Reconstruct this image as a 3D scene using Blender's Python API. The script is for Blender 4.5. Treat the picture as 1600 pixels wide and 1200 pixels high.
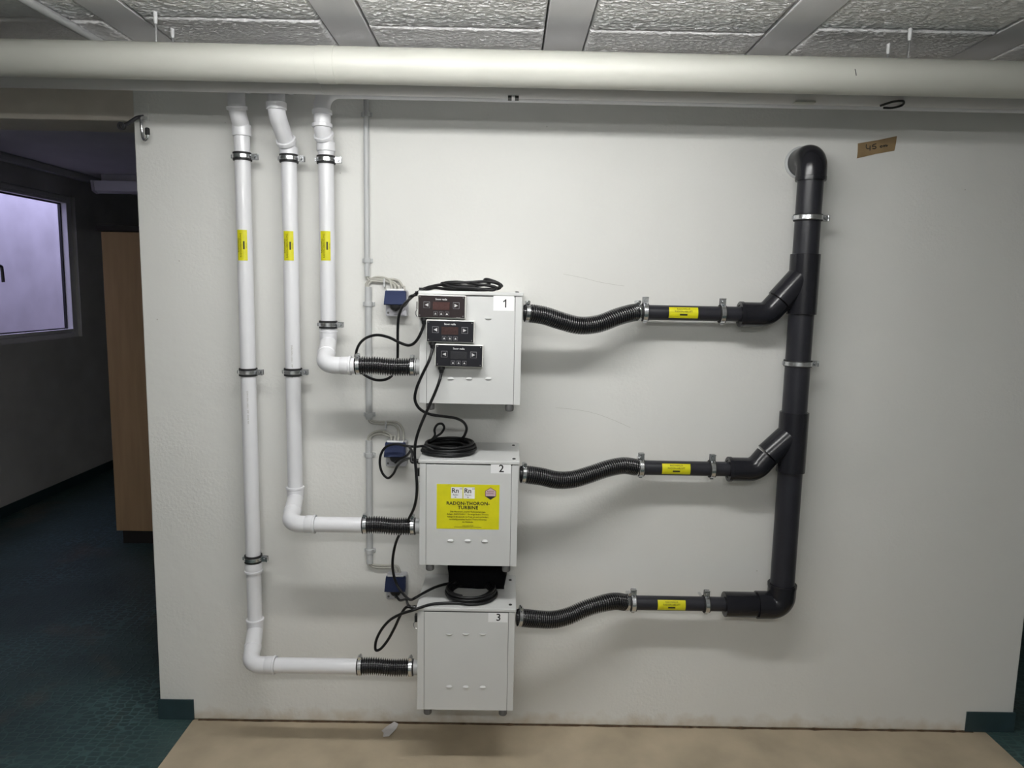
import bpy, bmesh, math, random
from math import sin, cos, pi, radians, sqrt
from mathutils import Vector as V, Matrix, noise

random.seed(7)
for o in list(bpy.data.objects):
    bpy.data.objects.remove(o, do_unlink=True)
SC = bpy.context.scene
C = SC.collection

# ------------------------------------------------------------------ camera
F_PX, PITCH, YAW, ROLL = 1130.0, radians(7.3525), radians(0.4082), radians(1.1288)
EYE = V((0.0, -2.5, 1.594))
fw = V((sin(YAW) * cos(PITCH), cos(YAW) * cos(PITCH), -sin(PITCH)))
rt0 = V((cos(YAW), -sin(YAW), 0)); up0 = rt0.cross(fw)
rt = rt0 * cos(ROLL) + up0 * sin(ROLL); up = up0 * cos(ROLL) - rt0 * sin(ROLL)
cam = bpy.data.objects.new('camera', bpy.data.cameras.new('camera'))
C.objects.link(cam)
cam.data.sensor_fit = 'HORIZONTAL'; cam.data.sensor_width = 36.0
cam.data.lens = F_PX / 1600 * 36.0
cam.data.clip_start = 0.05; cam.data.clip_end = 60
M = Matrix((rt, up, -fw)).transposed().to_4x4(); M.translation = EYE
cam.matrix_world = M
SC.camera = cam

# ------------------------------------------------------------------ world, exposure
LAMP_POWER = 45.5
FAR_LAMP = 1.1
SKY_STRENGTH = 4.4
W = bpy.data.worlds.new('overcast_sky'); SC.world = W; W.use_nodes = True
bg = W.node_tree.nodes['Background']
bg.inputs[0].default_value = (0.66, 0.64, 0.93, 1); bg.inputs[1].default_value = SKY_STRENGTH
SC.view_settings.view_transform = 'Standard'; SC.view_settings.look = 'None'
SC.view_settings.gamma = 1.0; SC.view_settings.use_curve_mapping = False
SC.view_settings.exposure = 0.0

# ------------------------------------------------------------------ measured places (pixel of the 1600x1200 photo -> point at a known depth)
def ray(x, y): return rt * ((x - 800) / F_PX) - up * ((y - 600) / F_PX) + fw
def PY(x, y, Y): d = ray(x, y); return EYE + d * ((Y - EYE.y) / d.y)
def PZ(x, y, Z): d = ray(x, y); return EYE + d * ((Z - EYE.z) / d.z)
def PX(x, y, X): d = ray(x, y); return EYE + d * ((X - EYE.x) / d.x)

CEIL = 1.594 + 0.747
X_L, X_R = -1.256, 1.905           # ends of the free-standing wall
X_SIDE = -3.40                     # side wall with the window
CEIL2 = 1.594 + 0.84

# ------------------------------------------------------------------ materials
def mat(name, col, rough=0.5, metal=0.0, var=0.06, scale=12.0, bump=0.0, bscale=80.0, coat=0.0, spec=0.5, stretch=(1, 1, 1), detail=4.0, bdist=0.002, voro=False):
    m = bpy.data.materials.new(name); m.use_nodes = True
    nt = m.node_tree; N = nt.nodes; L = nt.links
    b = N['Principled BSDF']
    b.inputs['Roughness'].default_value = rough; b.inputs['Metallic'].default_value = metal
    b.inputs['Coat Weight'].default_value = coat; b.inputs['Specular IOR Level'].default_value = spec
    geo = N.new('ShaderNodeNewGeometry')
    mp = N.new('ShaderNodeMapping'); mp.inputs['Scale'].default_value = stretch
    L.new(geo.outputs['Position'], mp.inputs['Vector'])
    n = N.new('ShaderNodeTexNoise'); n.inputs['Scale'].default_value = scale; n.inputs['Detail'].default_value = detail
    L.new(mp.outputs[0], n.inputs['Vector'])
    r = N.new('ShaderNodeValToRGB'); r.color_ramp.elements[0].position = 0.3; r.color_ramp.elements[1].position = 0.7
    c = V(col)
    r.color_ramp.elements[0].color = (*(c * (1 - var)), 1); r.color_ramp.elements[1].color = (*[min(1, k) for k in c * (1 + var)], 1)
    L.new(n.outputs['Fac'], r.inputs['Fac']); L.new(r.outputs['Color'], b.inputs['Base Color'])
    if bump:
        if voro:
            t = N.new('ShaderNodeTexVoronoi'); t.inputs['Scale'].default_value = bscale; out = t.outputs['Distance']
        else:
            t = N.new('ShaderNodeTexNoise'); t.inputs['Scale'].default_value = bscale; t.inputs['Detail'].default_value = 3; out = t.outputs['Fac']
        L.new(mp.outputs[0], t.inputs['Vector'])
        bp = N.new('ShaderNodeBump'); bp.inputs['Strength'].default_value = bump; bp.inputs['Distance'].default_value = bdist
        L.new(out, bp.inputs['Height']); L.new(bp.outputs['Normal'], b.inputs['Normal'])
    return m

def wall_material():
    m = mat('painted_plaster', (0.74, 0.737, 0.712), rough=0.75, var=0.018, scale=2.2, spec=0.3)
    nt = m.node_tree; N = nt.nodes; L = nt.links; b = N['Principled BSDF']
    geo = N.new('ShaderNodeNewGeometry')
    # fine roller relief, stronger in patches, with a few pits
    n1 = N.new('ShaderNodeTexNoise'); n1.inputs['Scale'].default_value = 95; n1.inputs['Detail'].default_value = 2
    n2 = N.new('ShaderNodeTexNoise'); n2.inputs['Scale'].default_value = 3.0; n2.inputs['Detail'].default_value = 2
    n3 = N.new('ShaderNodeTexNoise'); n3.inputs['Scale'].default_value = 14; n3.inputs['Detail'].default_value = 3
    for n in (n1, n2, n3): L.new(geo.outputs['Position'], n.inputs['Vector'])
    rp = N.new('ShaderNodeValToRGB'); rp.color_ramp.elements[0].position = 0.42; rp.color_ramp.elements[1].position = 0.68
    L.new(n2.outputs['Fac'], rp.inputs['Fac'])
    mu = N.new('ShaderNodeMath'); mu.operation = 'MULTIPLY'; L.new(n1.outputs['Fac'], mu.inputs[0]); L.new(rp.outputs['Color'], mu.inputs[1])
    ad = N.new('ShaderNodeMath'); ad.operation = 'ADD'; L.new(mu.outputs[0], ad.inputs[0]); L.new(n3.outputs['Fac'], ad.inputs[1])
    bp = N.new('ShaderNodeBump'); bp.inputs['Strength'].default_value = 0.6; bp.inputs['Distance'].default_value = 0.003
    L.new(ad.outputs[0], bp.inputs['Height']); L.new(bp.outputs['Normal'], b.inputs['Normal'])
    # ragged damp and dirt stain along the foot of the wall, specks of chipped paint
    sx = N.new('ShaderNodeSeparateXYZ'); L.new(geo.outputs['Position'], sx.inputs[0])
    ns = N.new('ShaderNodeTexNoise'); ns.inputs['Scale'].default_value = 17; ns.inputs['Detail'].default_value = 6
    L.new(geo.outputs['Position'], ns.inputs['Vector'])
    s1 = N.new('ShaderNodeMath'); s1.operation = 'MULTIPLY_ADD'; s1.inputs[1].default_value = 0.11; s1.inputs[2].default_value = -0.035
    L.new(ns.outputs['Fac'], s1.inputs[0])
    s2 = N.new('ShaderNodeMath'); s2.operation = 'SUBTRACT'; L.new(s1.outputs[0], s2.inputs[0]); L.new(sx.outputs['Z'], s2.inputs[1])
    s3 = N.new('ShaderNodeMapRange'); s3.inputs['From Min'].default_value = -0.03; s3.inputs['From Max'].default_value = 0.05; s3.inputs['To Max'].default_value = 0.8
    L.new(s2.outputs[0], s3.inputs['Value'])
    old = b.inputs['Base Color'].links[0].from_socket
    mx = N.new('ShaderNodeMix'); mx.data_type = 'RGBA'; L.new(s3.outputs['Result'], mx.inputs['Factor']); L.new(old, mx.inputs['A'])
    mx.inputs['B'].default_value = (0.46, 0.36, 0.23, 1)
    vo = N.new('ShaderNodeTexVoronoi'); vo.inputs['Scale'].default_value = 7.5; L.new(geo.outputs['Position'], vo.inputs['Vector'])
    sp = N.new('ShaderNodeMapRange'); sp.inputs['From Min'].default_value = 0.022; sp.inputs['From Max'].default_value = 0.014; sp.inputs['To Max'].default_value = 0.5
    L.new(vo.outputs['Distance'], sp.inputs['Value'])
    mx2 = N.new('ShaderNodeMix'); mx2.data_type = 'RGBA'; L.new(sp.outputs['Result'], mx2.inputs['Factor']); L.new(mx.outputs['Result'], mx2.inputs['A'])
    mx2.inputs['B'].default_value = (0.33, 0.30, 0.26, 1)
    L.new(mx2.outputs['Result'], b.inputs['Base Color'])
    return m

def lino_material():
    m = mat('teal_linoleum', (0.034, 0.068, 0.066), rough=0.5, var=0.25, scale=3.0)
    nt = m.node_tree; N = nt.nodes; L = nt.links; b = N['Principled BSDF']
    geo = N.new('ShaderNodeNewGeometry')
    mp = N.new('ShaderNodeMapping'); mp.inputs['Scale'].default_value = (1.0, 1.6, 1); L.new(geo.outputs['Position'], mp.inputs['Vector'])
    v = N.new('ShaderNodeTexVoronoi'); v.feature = 'DISTANCE_TO_EDGE'; v.inputs['Scale'].default_value = 26; v.inputs['Randomness'].default_value = 0.55
    L.new(mp.outputs[0], v.inputs['Vector'])
    rg = N.new('ShaderNodeMapRange'); rg.inputs['From Min'].default_value = 0.13; rg.inputs['From Max'].default_value = 0.03
    L.new(v.outputs['Distance'], rg.inputs['Value'])
    n = N.new('ShaderNodeTexNoise'); n.inputs['Scale'].default_value = 1.7; n.inputs['Detail'].default_value = 5; L.new(geo.outputs['Position'], n.inputs['Vector'])
    nr = N.new('ShaderNodeMapRange'); nr.inputs['From Min'].default_value = 0.42; nr.inputs['From Max'].default_value = 0.62; nr.inputs['To Max'].default_value = 0.6
    L.new(n.outputs['Fac'], nr.inputs['Value'])
    mu = N.new('ShaderNodeMath'); mu.operation = 'MULTIPLY'; L.new(rg.outputs['Result'], mu.inputs[0]); L.new(nr.outputs['Result'], mu.inputs[1])
    old = b.inputs['Base Color'].links[0].from_socket
    mx = N.new('ShaderNodeMix'); mx.data_type = 'RGBA'; L.new(mu.outputs[0], mx.inputs['Factor']); L.new(old, mx.inputs['A']); mx.inputs['B'].default_value = (0.10, 0.19, 0.19, 1)
    n2 = N.new('ShaderNodeTexNoise'); n2.inputs['Scale'].default_value = 2.6; n2.inputs['Detail'].default_value = 8; L.new(geo.outputs['Position'], n2.inputs['Vector'])
    dr = N.new('ShaderNodeMapRange'); dr.inputs['From Min'].default_value = 0.56; dr.inputs['From Max'].default_value = 0.72; dr.inputs['To Max'].default_value = 0.45
    L.new(n2.outputs['Fac'], dr.inputs['Value'])
    mx2 = N.new('ShaderNodeMix'); mx2.data_type = 'RGBA'; L.new(dr.outputs['Result'], mx2.inputs['Factor']); L.new(mx.outputs['Result'], mx2.inputs['A']); mx2.inputs['B'].default_value = (0.17, 0.12, 0.08, 1)
    L.new(mx2.outputs['Result'], b.inputs['Base Color'])
    bp = N.new('ShaderNodeBump'); bp.inputs['Strength'].default_value = 0.4; bp.inputs['Distance'].default_value = 0.002
    L.new(rg.outputs['Result'], bp.inputs['Height']); L.new(bp.outputs['Normal'], b.inputs['Normal'])
    return m

def panel_material():
    m = mat('rough_ceiling_board', (0.92, 0.91, 0.92), rough=0.9, var=0.04, scale=25, spec=0.2)
    nt = m.node_tree; N = nt.nodes; L = nt.links; b = N['Principled BSDF']
    geo = N.new('ShaderNodeNewGeometry')
    mp = N.new('ShaderNodeMapping'); mp.inputs['Scale'].default_value = (0.55, 1.5, 1); L.new(geo.outputs['Position'], mp.inputs['Vector'])
    n = N.new('ShaderNodeTexNoise'); n.inputs['Scale'].default_value = 70; n.inputs['Detail'].default_value = 5; n.inputs['Distortion'].default_value = 1.2
    v = N.new('ShaderNodeTexVoronoi'); v.inputs['Scale'].default_value = 85; v.feature = 'SMOOTH_F1'
    L.new(mp.outputs[0], n.inputs['Vector']); L.new(mp.outputs[0], v.inputs['Vector'])
    ad = N.new('ShaderNodeMath'); ad.operation = 'MULTIPLY_ADD'; ad.inputs[1].default_value = 0.5; L.new(v.outputs['Distance'], ad.inputs[0]); L.new(n.outputs['Fac'], ad.inputs[2])
    bp = N.new('ShaderNodeBump'); bp.inputs['Strength'].default_value = 0.7; bp.inputs['Distance'].default_value = 0.006
    L.new(ad.outputs[0], bp.inputs['Height']); L.new(bp.outputs['Normal'], b.inputs['Normal'])
    return m

MT = {}
MT['wall'] = wall_material()
MT['lino'] = lino_material()
MT['panel'] = panel_material()
MT['beam'] = mat('beam_paint', (0.83, 0.82, 0.84), 0.55, var=0.04, scale=9, bump=0.15, bscale=40, stretch=(1, .3, 1))
MT['screed'] = mat('bare_screed', (0.43, 0.36, 0.26), 0.7, var=0.16, scale=5, bump=0.2, bscale=60, detail=8)
MT['jointdirt'] = mat('brown_joint_dirt', (0.085, 0.052, 0.028), 0.9, var=0.4, scale=40)
MT['skirt'] = mat('dark_teal_skirting', (0.022, 0.045, 0.052), 0.5, var=0.15)
MT['lintel'] = mat('lintel_paint', (0.60, 0.55, 0.49), 0.75, var=0.05, bump=0.2, bscale=30)
MT['backwall'] = mat('grey_concrete_paint', (0.55, 0.535, 0.52), 0.8, var=0.10, scale=2.5, bump=0.2, bscale=30)
MT['backceil'] = mat('back_ceiling_paint', (0.62, 0.61, 0.62), 0.8, var=0.05, scale=3)
MT['jacket'] = mat('pipe_insulation_jacket', (0.57, 0.57, 0.52), 0.45, var=0.03, scale=6)
MT['jacket2'] = mat('grey_pipe_jacket', (0.58, 0.57, 0.57), 0.45, var=0.03, scale=6)
MT['whitepvc'] = mat('white_plastic_pipe', (0.80, 0.80, 0.83), 0.28, var=0.012, scale=20, coat=0.15)
MT['greypvc'] = mat('dark_grey_pipe', (0.022, 0.022, 0.028), 0.34, var=0.10, scale=14, spec=0.35)
MT['darkfit'] = mat('black_grey_fitting', (0.013, 0.013, 0.017), 0.22, var=0.10, scale=14, spec=0.4)
MT['conduit'] = mat('grey_conduit_plastic', (0.50, 0.51, 0.515), 0.4, var=0.03)
MT['greycable'] = mat('grey_cable_sheath', (0.42, 0.41, 0.37), 0.5, var=0.05)
MT['hose'] = mat('black_hose_plastic', (0.014, 0.014, 0.016), 0.14, var=0.1, coat=1.0)
MT['steel'] = mat('zinc_plated_steel', (0.72, 0.73, 0.75), 0.22, metal=1.0, var=0.08, scale=60)
MT['rubber'] = mat('black_rubber', (0.012, 0.012, 0.013), 0.6, var=0.15)
MT['box'] = mat('light_grey_powder_coat', (0.60, 0.605, 0.60), 0.45, var=0.012, scale=8, bump=0.04, bscale=600, bdist=0.0005)
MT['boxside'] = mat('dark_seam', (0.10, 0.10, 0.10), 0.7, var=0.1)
MT['foot'] = mat('grey_rubber_foot', (0.11, 0.11, 0.11), 0.6, var=0.1)
MT['blackplastic'] = mat('black_plastic', (0.011, 0.011, 0.012), 0.42, var=0.12)
MT['cable'] = mat('black_cable_sheath', (0.007, 0.007, 0.008), 0.42, var=0.12, spec=0.35)
MT['fabric'] = mat('black_cloth', (0.004, 0.004, 0.005), 0.95, var=0.3, bump=0.4, bscale=200, spec=0.1)
MT['blue'] = mat('blue_socket_flap', (0.005, 0.016, 0.072), 0.5, var=0.06, spec=0.25)
MT['socket'] = mat('grey_socket_plastic', (0.45, 0.45, 0.48), 0.4, var=0.03)
MT['white'] = mat('white_label_film', (0.86, 0.86, 0.87), 0.4, var=0.01)
MT['casing'] = mat('off_white_casing', (0.74, 0.74, 0.71), 0.4, var=0.02)
MT['face1'] = mat('brown_black_face', (0.022, 0.015, 0.016), 0.55, var=0.1, spec=0.25)
MT['face2'] = mat('blue_black_face', (0.010, 0.010, 0.014), 0.55, var=0.1, spec=0.25)
MT['display1'] = mat('dark_red_display', (0.060, 0.026, 0.024), 0.2, var=0.15, scale=200)
MT['display2'] = mat('dull_red_display', (0.042, 0.021, 0.019), 0.2, var=0.2, scale=200)
MT['display3'] = mat('dark_grey_display', (0.022, 0.022, 0.026), 0.2, var=0.15, scale=200)
MT['icon'] = mat('pale_grey_print', (0.62, 0.62, 0.62), 0.5, var=0.04)
MT['iconframe'] = mat('grey_print', (0.16, 0.16, 0.17), 0.5, var=0.04)
MT['yellow'] = mat('yellow_sticker_film', (0.68, 0.64, 0.012), 0.32, var=0.05, scale=30)
MT['ink'] = mat('black_ink', (0.012, 0.012, 0.012), 0.6, var=0.1)
MT['oliveink'] = mat('olive_print', (0.09, 0.08, 0.01), 0.6, var=0.1)
MT['pink'] = mat('pale_pink_print', (0.62, 0.46, 0.50), 0.5, var=0.03)
MT['maroon'] = mat('maroon_print', (0.13, 0.03, 0.05), 0.5, var=0.05)
MT['tape'] = mat('brown_packing_tape', (0.27, 0.185, 0.095), 0.4, var=0.12, scale=30)
MT['paper'] = mat('paper_scrap', (0.62, 0.60, 0.60), 0.8, var=0.04)
MT['wood'] = mat('brown_veneer', (0.46, 0.30, 0.165), 0.55, var=0.08, scale=6, stretch=(6, 6, .5))
MT['darkwood'] = mat('dark_cabinet_edge', (0.022, 0.018, 0.017), 0.5, var=0.1)
MT['frame'] = mat('pale_window_frame', (0.80, 0.79, 0.80), 0.4, var=0.02)
MT['gasket'] = mat('black_gasket', (0.012, 0.012, 0.015), 0.5, var=0.1)
MT['handle'] = mat('dark_metal_handle', (0.08, 0.08, 0.09), 0.35, metal=0.8, var=0.1)
MT['well'] = mat('light_well_render', (0.72, 0.71, 0.74), 0.85, var=0.10, scale=4, bump=0.3, bscale=40, detail=8)
MT['gravel'] = mat('well_gravel', (0.34, 0.31, 0.29), 0.9, var=0.4, scale=60, bump=0.6, bscale=70, bdist=0.01)
MT['lampbody'] = mat('lamp_housing', (0.75, 0.75, 0.75), 0.4, var=0.02)

def glass_material():
    m = bpy.data.materials.new('window_glass'); m.use_nodes = True
    nt = m.node_tree; N = nt.nodes; L = nt.links
    N.remove(N['Principled BSDF'])
    t = N.new('ShaderNodeBsdfTransparent'); t.inputs[0].default_value = (0.90, 0.90, 0.94, 1)
    g = N.new('ShaderNodeBsdfGlossy'); g.inputs['Roughness'].default_value = 0.03
    n = N.new('ShaderNodeTexNoise'); n.inputs['Scale'].default_value = 5
    mr = N.new('ShaderNodeMapRange'); mr.inputs['To Min'].default_value = 0.05; mr.inputs['To Max'].default_value = 0.07
    L.new(n.outputs['Fac'], mr.inputs['Value'])
    mx = N.new('ShaderNodeMixShader'); L.new(mr.outputs['Result'], mx.inputs[0]); L.new(t.outputs[0], mx.inputs[1]); L.new(g.outputs[0], mx.inputs[2])
    L.new(mx.outputs[0], N['Material Output'].inputs['Surface'])
    return m
MT['glass'] = glass_material()

def emit_material(name, col, s):
    m = bpy.data.materials.new(name); m.use_nodes = True
    b = m.node_tree.nodes['Principled BSDF']
    b.inputs['Base Color'].default_value = (.8, .8, .8, 1); b.inputs['Emission Color'].default_value = (*col, 1); b.inputs['Emission Strength'].default_value = s
    return m

# ------------------------------------------------------------------ mesh helpers
LOC = {}
def link(o, parent=None):
    C.objects.link(o)
    if parent is not None:
        o.parent = parent; o.matrix_parent_inverse = Matrix.Translation(-LOC[parent.name])
    LOC[o.name] = o.location.copy()
    return o
def mesh_obj(name, me, material, parent=None, origin=None, smooth=False):
    if isinstance(me, bmesh.types.BMesh):
        bm = me; me = bpy.data.meshes.new(name); bmesh.ops.recalc_face_normals(bm, faces=bm.faces); bm.to_mesh(me); bm.free()
    if origin is None:
        xs = [v.co for v in me.vertices]
        lo = [min(c[i] for c in xs) for i in range(3)]; hi = [max(c[i] for c in xs) for i in range(3)]
        origin = V(((lo[0] + hi[0]) / 2, (lo[1] + hi[1]) / 2, lo[2]))
    me.transform(Matrix.Translation(-origin))
    me.materials.clear(); me.materials.append(MT[material] if isinstance(material, str) else material)
    if smooth:
        me.polygons.foreach_set('use_smooth', [True] * len(me.polygons))
        try: me.set_sharp_from_angle(angle=radians(40))
        except Exception: pass
    o = bpy.data.objects.new(name, me); o.location = origin
    return link(o, parent)
def thing(name, label, cat, loc=(0, 0, 0), group=None):
    o = bpy.data.objects.new(name, None); o.empty_display_size = 0.05; o.location = V(loc); link(o)
    o['label'] = label; o['category'] = cat
    if group: o['group'] = group
    return o
def tag(o, label, cat, group=None):
    o['label'] = label; o['category'] = cat
    if group: o['group'] = group
    return o
def struct(o, label=None, cat=None):
    o['kind'] = 'structure'
    if label: o['label'] = label
    if cat: o['category'] = cat
    return o

def bm_box(lo, hi, bevel=0.0, bm=None, seg=2):
    own = bmesh.new()
    lo, hi = V(lo), V(hi)
    r = bmesh.ops.create_cube(own, size=1.0)
    for v in r['verts']:
        v.co = V((lo[i] + (v.co[i] + .5) * (hi[i] - lo[i]) for i in range(3)))
    if bevel:
        bmesh.ops.bevel(own, geom=own.edges[:], offset=bevel, segments=seg, affect='EDGES', profile=0.5)
    return merge(bm, own)
def merge(bm, own):
    if bm is None: return own
    me = bpy.data.meshes.new('tmp'); own.to_mesh(me); own.free(); bm.from_mesh(me); bpy.data.meshes.remove(me)
    return bm
def xform(bm, mtx):
    bmesh.ops.transform(bm, matrix=mtx, verts=bm.verts[:]); return bm
def frames(path):
    n = len(path); T = []
    for i in range(n):
        a = path[max(0, i - 1)]; b = path[min(n - 1, i + 1)]
        t = b - a
        T.append(t.normalized() if t.length > 1e-9 else V((0, 0, 1)))
    ref = V((0, -1, 0)) if abs(T[0].y) < 0.9 else V((1, 0, 0))
    N = (ref - T[0] * ref.dot(T[0])).normalized(); out = []
    for i in range(n):
        if i:
            N = N - T[i] * N.dot(T[i]); N.normalize()
        out.append((N.copy(), T[i].cross(N)))
    return out
def bm_tube(path, r, seg=16, caps=True, bm=None):
    own = bmesh.new(); path = [V(p) for p in path]; fr = frames(path); rings = []
    for i, p in enumerate(path):
        rr = r[i] if isinstance(r, (list, tuple)) else r
        a, b = fr[i]
        rings.append([own.verts.new(p + (a * cos(2 * pi * k / seg) + b * sin(2 * pi * k / seg)) * rr) for k in range(seg)])
    for i in range(len(rings) - 1):
        for k in range(seg):
            own.faces.new((rings[i][k], rings[i][(k + 1) % seg], rings[i + 1][(k + 1) % seg], rings[i + 1][k]))
    if caps:
        own.faces.new(rings[0][::-1]); own.faces.new(rings[-1])
    return merge(bm, own)
def bm_lathe(c, axis, prof, seg=24, closed=False, bm=None):
    """prof: list of (distance along axis, radius)"""
    own = bmesh.new(); c = V(c); axis = V(axis).normalized()
    ref = V((0, -1, 0)) if abs(axis.y) < 0.9 else V((1, 0, 0))
    a = (ref - axis * ref.dot(axis)).normalized(); b = axis.cross(a); rings = []
    for t, r in prof:
        rings.append([own.verts.new(c + axis * t + (a * cos(2 * pi * k / seg) + b * sin(2 * pi * k / seg)) * r) for k in range(seg)])
    m = len(rings)
    for i in range(m if closed else m - 1):
        j = (i + 1) % m
        for k in range(seg):
            own.faces.new((rings[i][k], rings[i][(k + 1) % seg], rings[j][(k + 1) % seg], rings[j][k]))
    if not closed:
        own.faces.new(rings[0][::-1]); own.faces.new(rings[-1])
    return merge(bm, own)
def ring_prof(w, ri, ro, b=0.0008):
    return [(-w / 2, ri), (-w / 2, ro - b), (-w / 2 + b, ro), (w / 2 - b, ro), (w / 2, ro - b), (w / 2, ri)]
def bm_prism(poly, depth_vec, bm=None):
    own = bmesh.new(); d = V(depth_vec)
    A = [own.verts.new(V(p)) for p in poly]; B = [own.verts.new(V(p) + d) for p in poly]; n = len(A)
    own.faces.new(A); own.faces.new(B[::-1])
    for i in range(n): own.faces.new((A[i], B[i], B[(i + 1) % n], A[(i + 1) % n]))
    return merge(bm, own)
def fillet(pts, rad, n=8):
    pts = [V(p) for p in pts]; out = [pts[0]]
    for i in range(1, len(pts) - 1):
        p = pts[i]; a = (pts[i - 1] - p); b = (pts[i + 1] - p); la, lb = a.length, b.length; a.normalize(); b.normalize()
        rr = rad[i - 1] if isinstance(rad, (list, tuple)) else rad
        ang = a.angle(b)
        if ang > pi - 0.01: out.append(p); continue
        t = min(rr / math.tan(ang / 2), la * .49, lb * .49); r = t * math.tan(ang / 2)
        cen = p + (a + b).normalized() * (r / sin(ang / 2))
        s = p + a * t - cen; e = p + b * t - cen
        w = s.angle(e)
        for k in range(n + 1):
            f = k / n
            out.append(cen + (s * (sin((1 - f) * w) / sin(w)) + e * (sin(f * w) / sin(w))))
    out.append(pts[-1]); return out
def smooth(pts, n=8):
    pts = [V(p) for p in pts]; P = [pts[0] * 2 - pts[1]] + pts + [pts[-1] * 2 - pts[-2]]; out = []
    for i in range(1, len(P) - 2):
        p0, p1, p2, p3 = P[i - 1:i + 3]
        # centripetal Catmull-Rom
        t0 = 0; t1 = t0 + max((p1 - p0).length, 1e-6) ** .5; t2 = t1 + max((p2 - p1).length, 1e-6) ** .5; t3 = t2 + max((p3 - p2).length, 1e-6) ** .5
        for k in range(n):
            t = t1 + (t2 - t1) * k / n
            a1 = p0 * ((t1 - t) / (t1 - t0)) + p1 * ((t - t0) / (t1 - t0)); a2 = p1 * ((t2 - t) / (t2 - t1)) + p2 * ((t - t1) / (t2 - t1)); a3 = p2 * ((t3 - t) / (t3 - t2)) + p3 * ((t - t2) / (t3 - t2))
            b1 = a1 * ((t2 - t) / (t2 - t0)) + a2 * ((t - t0) / (t2 - t0)); b2 = a2 * ((t3 - t) / (t3 - t1)) + a3 * ((t - t1) / (t3 - t1))
            out.append(b1 * ((t2 - t) / (t2 - t1)) + b2 * ((t - t1) / (t2 - t1)))
    out.append(pts[-1]); return out
def resample(path, step):
    path = [V(p) for p in path]; d = [0]
    for i in range(1, len(path)): d.append(d[-1] + (path[i] - path[i - 1]).length)
    n = max(2, int(d[-1] / step)); out = []; j = 0
    for k in range(n + 1):
        s = d[-1] * k / n
        while j < len(path) - 2 and d[j + 1] < s: j += 1
        f = (s - d[j]) / max(1e-9, d[j + 1] - d[j]); out.append(path[j].lerp(path[j + 1], min(1, max(0, f))))
    return out
def text_mesh(s, size, extrude=0.0002, spacing=1.0, line=1.0, bold=0.0):
    cu = bpy.data.curves.new('txt', 'FONT'); cu.body = s; cu.size = size; cu.extrude = extrude; cu.resolution_u = 2
    cu.align_x = 'CENTER'; cu.align_y = 'CENTER'; cu.space_character = spacing; cu.space_line = line; cu.offset = bold
    o = bpy.data.objects.new('txt', cu); C.objects.link(o)
    dg = bpy.context.evaluated_depsgraph_get(); dg.update()
    me = bpy.data.meshes.new_from_object(o.evaluated_get(dg))
    bpy.data.objects.remove(o); bpy.data.curves.remove(cu)
    return me
def face_text(name, s, size, at, parent, material='ink', stretch=1.0, tilt=0.0, **k):
    me = text_mesh(s, size, **k)
    me.transform(Matrix.Translation(V(at)) @ Matrix.Rotation(tilt, 4, 'Y') @ Matrix.Rotation(pi / 2, 4, 'X') @ Matrix.Diagonal((stretch, 1, 1, 1)))
    return mesh_obj(name, me, material, parent)
FRONT = V((0, -1, 0))
def bend_text(name, s, size, c, axis, side, r, parent, material='ink', dv=0.0, du=0.0, stretch=1.0, **k):
    """text running along the axis of a pipe, bent round it"""
    me = text_mesh(s, size, **k)
    for v in me.vertices:
        u, w, t = v.co.x * stretch + du, v.co.y + dv, v.co.z
        v.co = V(c) + V(axis) * u + (FRONT * cos(w / r) + V(side) * sin(w / r)) * (r + t + 0.0004)
    return mesh_obj(name, me, material, parent)
def bm_patch(c, axis, side, r, u0, u1, w0, w1, th=0.0005, nu=1, nw=12):
    """a thin film bent round a pipe"""
    own = bmesh.new(); G = []
    for lay in (0, th):
        g = []
        for i in range(nu + 1):
            for j in range(nw + 1):
                u = u0 + (u1 - u0) * i / nu; w = w0 + (w1 - w0) * j / nw
                g.append(own.verts.new(V(c) + V(axis) * u + (FRONT * cos(w / r) + V(side) * sin(w / r)) * (r + lay)))
        G.append(g)
    idx = lambda i, j: i * (nw + 1) + j
    for i in range(nu):
        for j in range(nw):
            q = [idx(i, j), idx(i + 1, j), idx(i + 1, j + 1), idx(i, j + 1)]
            own.faces.new([G[1][k] for k in q]); own.faces.new([G[0][k] for k in q[::-1]])
    border = [idx(0, j) for j in range(nw + 1)] + [idx(i, nw) for i in range(1, nu + 1)] + [idx(nu, j) for j in range(nw - 1, -1, -1)] + [idx(i, 0) for i in range(nu - 1, 0, -1)]
    for k in range(len(border)):
        a, b = border[k], border[(k + 1) % len(border)]
        own.faces.new((G[0][a], G[0][b], G[1][b], G[1][a]))
    return own

# ================================================================== THE SETTING
# --- main wall (free standing, ends at both sides)
bm = bm_box((X_L, 0, 0), (X_R, 0.22, CEIL), 0.004)
wall_back = struct(mesh_obj('wall_back', bm, 'wall'), 'white painted plaster wall that carries the pipes and boxes', 'wall')
# a hairline crack and scratches in the plaster
for nm, pts in (('crack', [(868, 637), (900, 640), (930, 646), (955, 655), (985, 668)]), ('crack', [(880, 428), (910, 434), (938, 441), (975, 447)])):
    path = [PY(x, y, -0.0003) for x, y in pts]
    mesh_obj(nm, bm_tube(smooth(path, 4), 0.0004, 4), 'greycable', wall_back)
# --- lintels over the openings at both ends of the wall
LZ = PY(150, 188, 0.03).z
struct(mesh_obj('trim_1', bm_box((X_SIDE, 0.03, LZ), (X_L, 0.22, CEIL2), 0.004), 'lintel'), 'painted lintel over the opening to the back room', 'lintel')
struct(mesh_obj('trim_2', bm_box((X_R, 0.03, LZ), (3.6, 0.22, CEIL2), 0.004), 'lintel'), 'painted lintel over the opening right of the wall', 'lintel')
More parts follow.
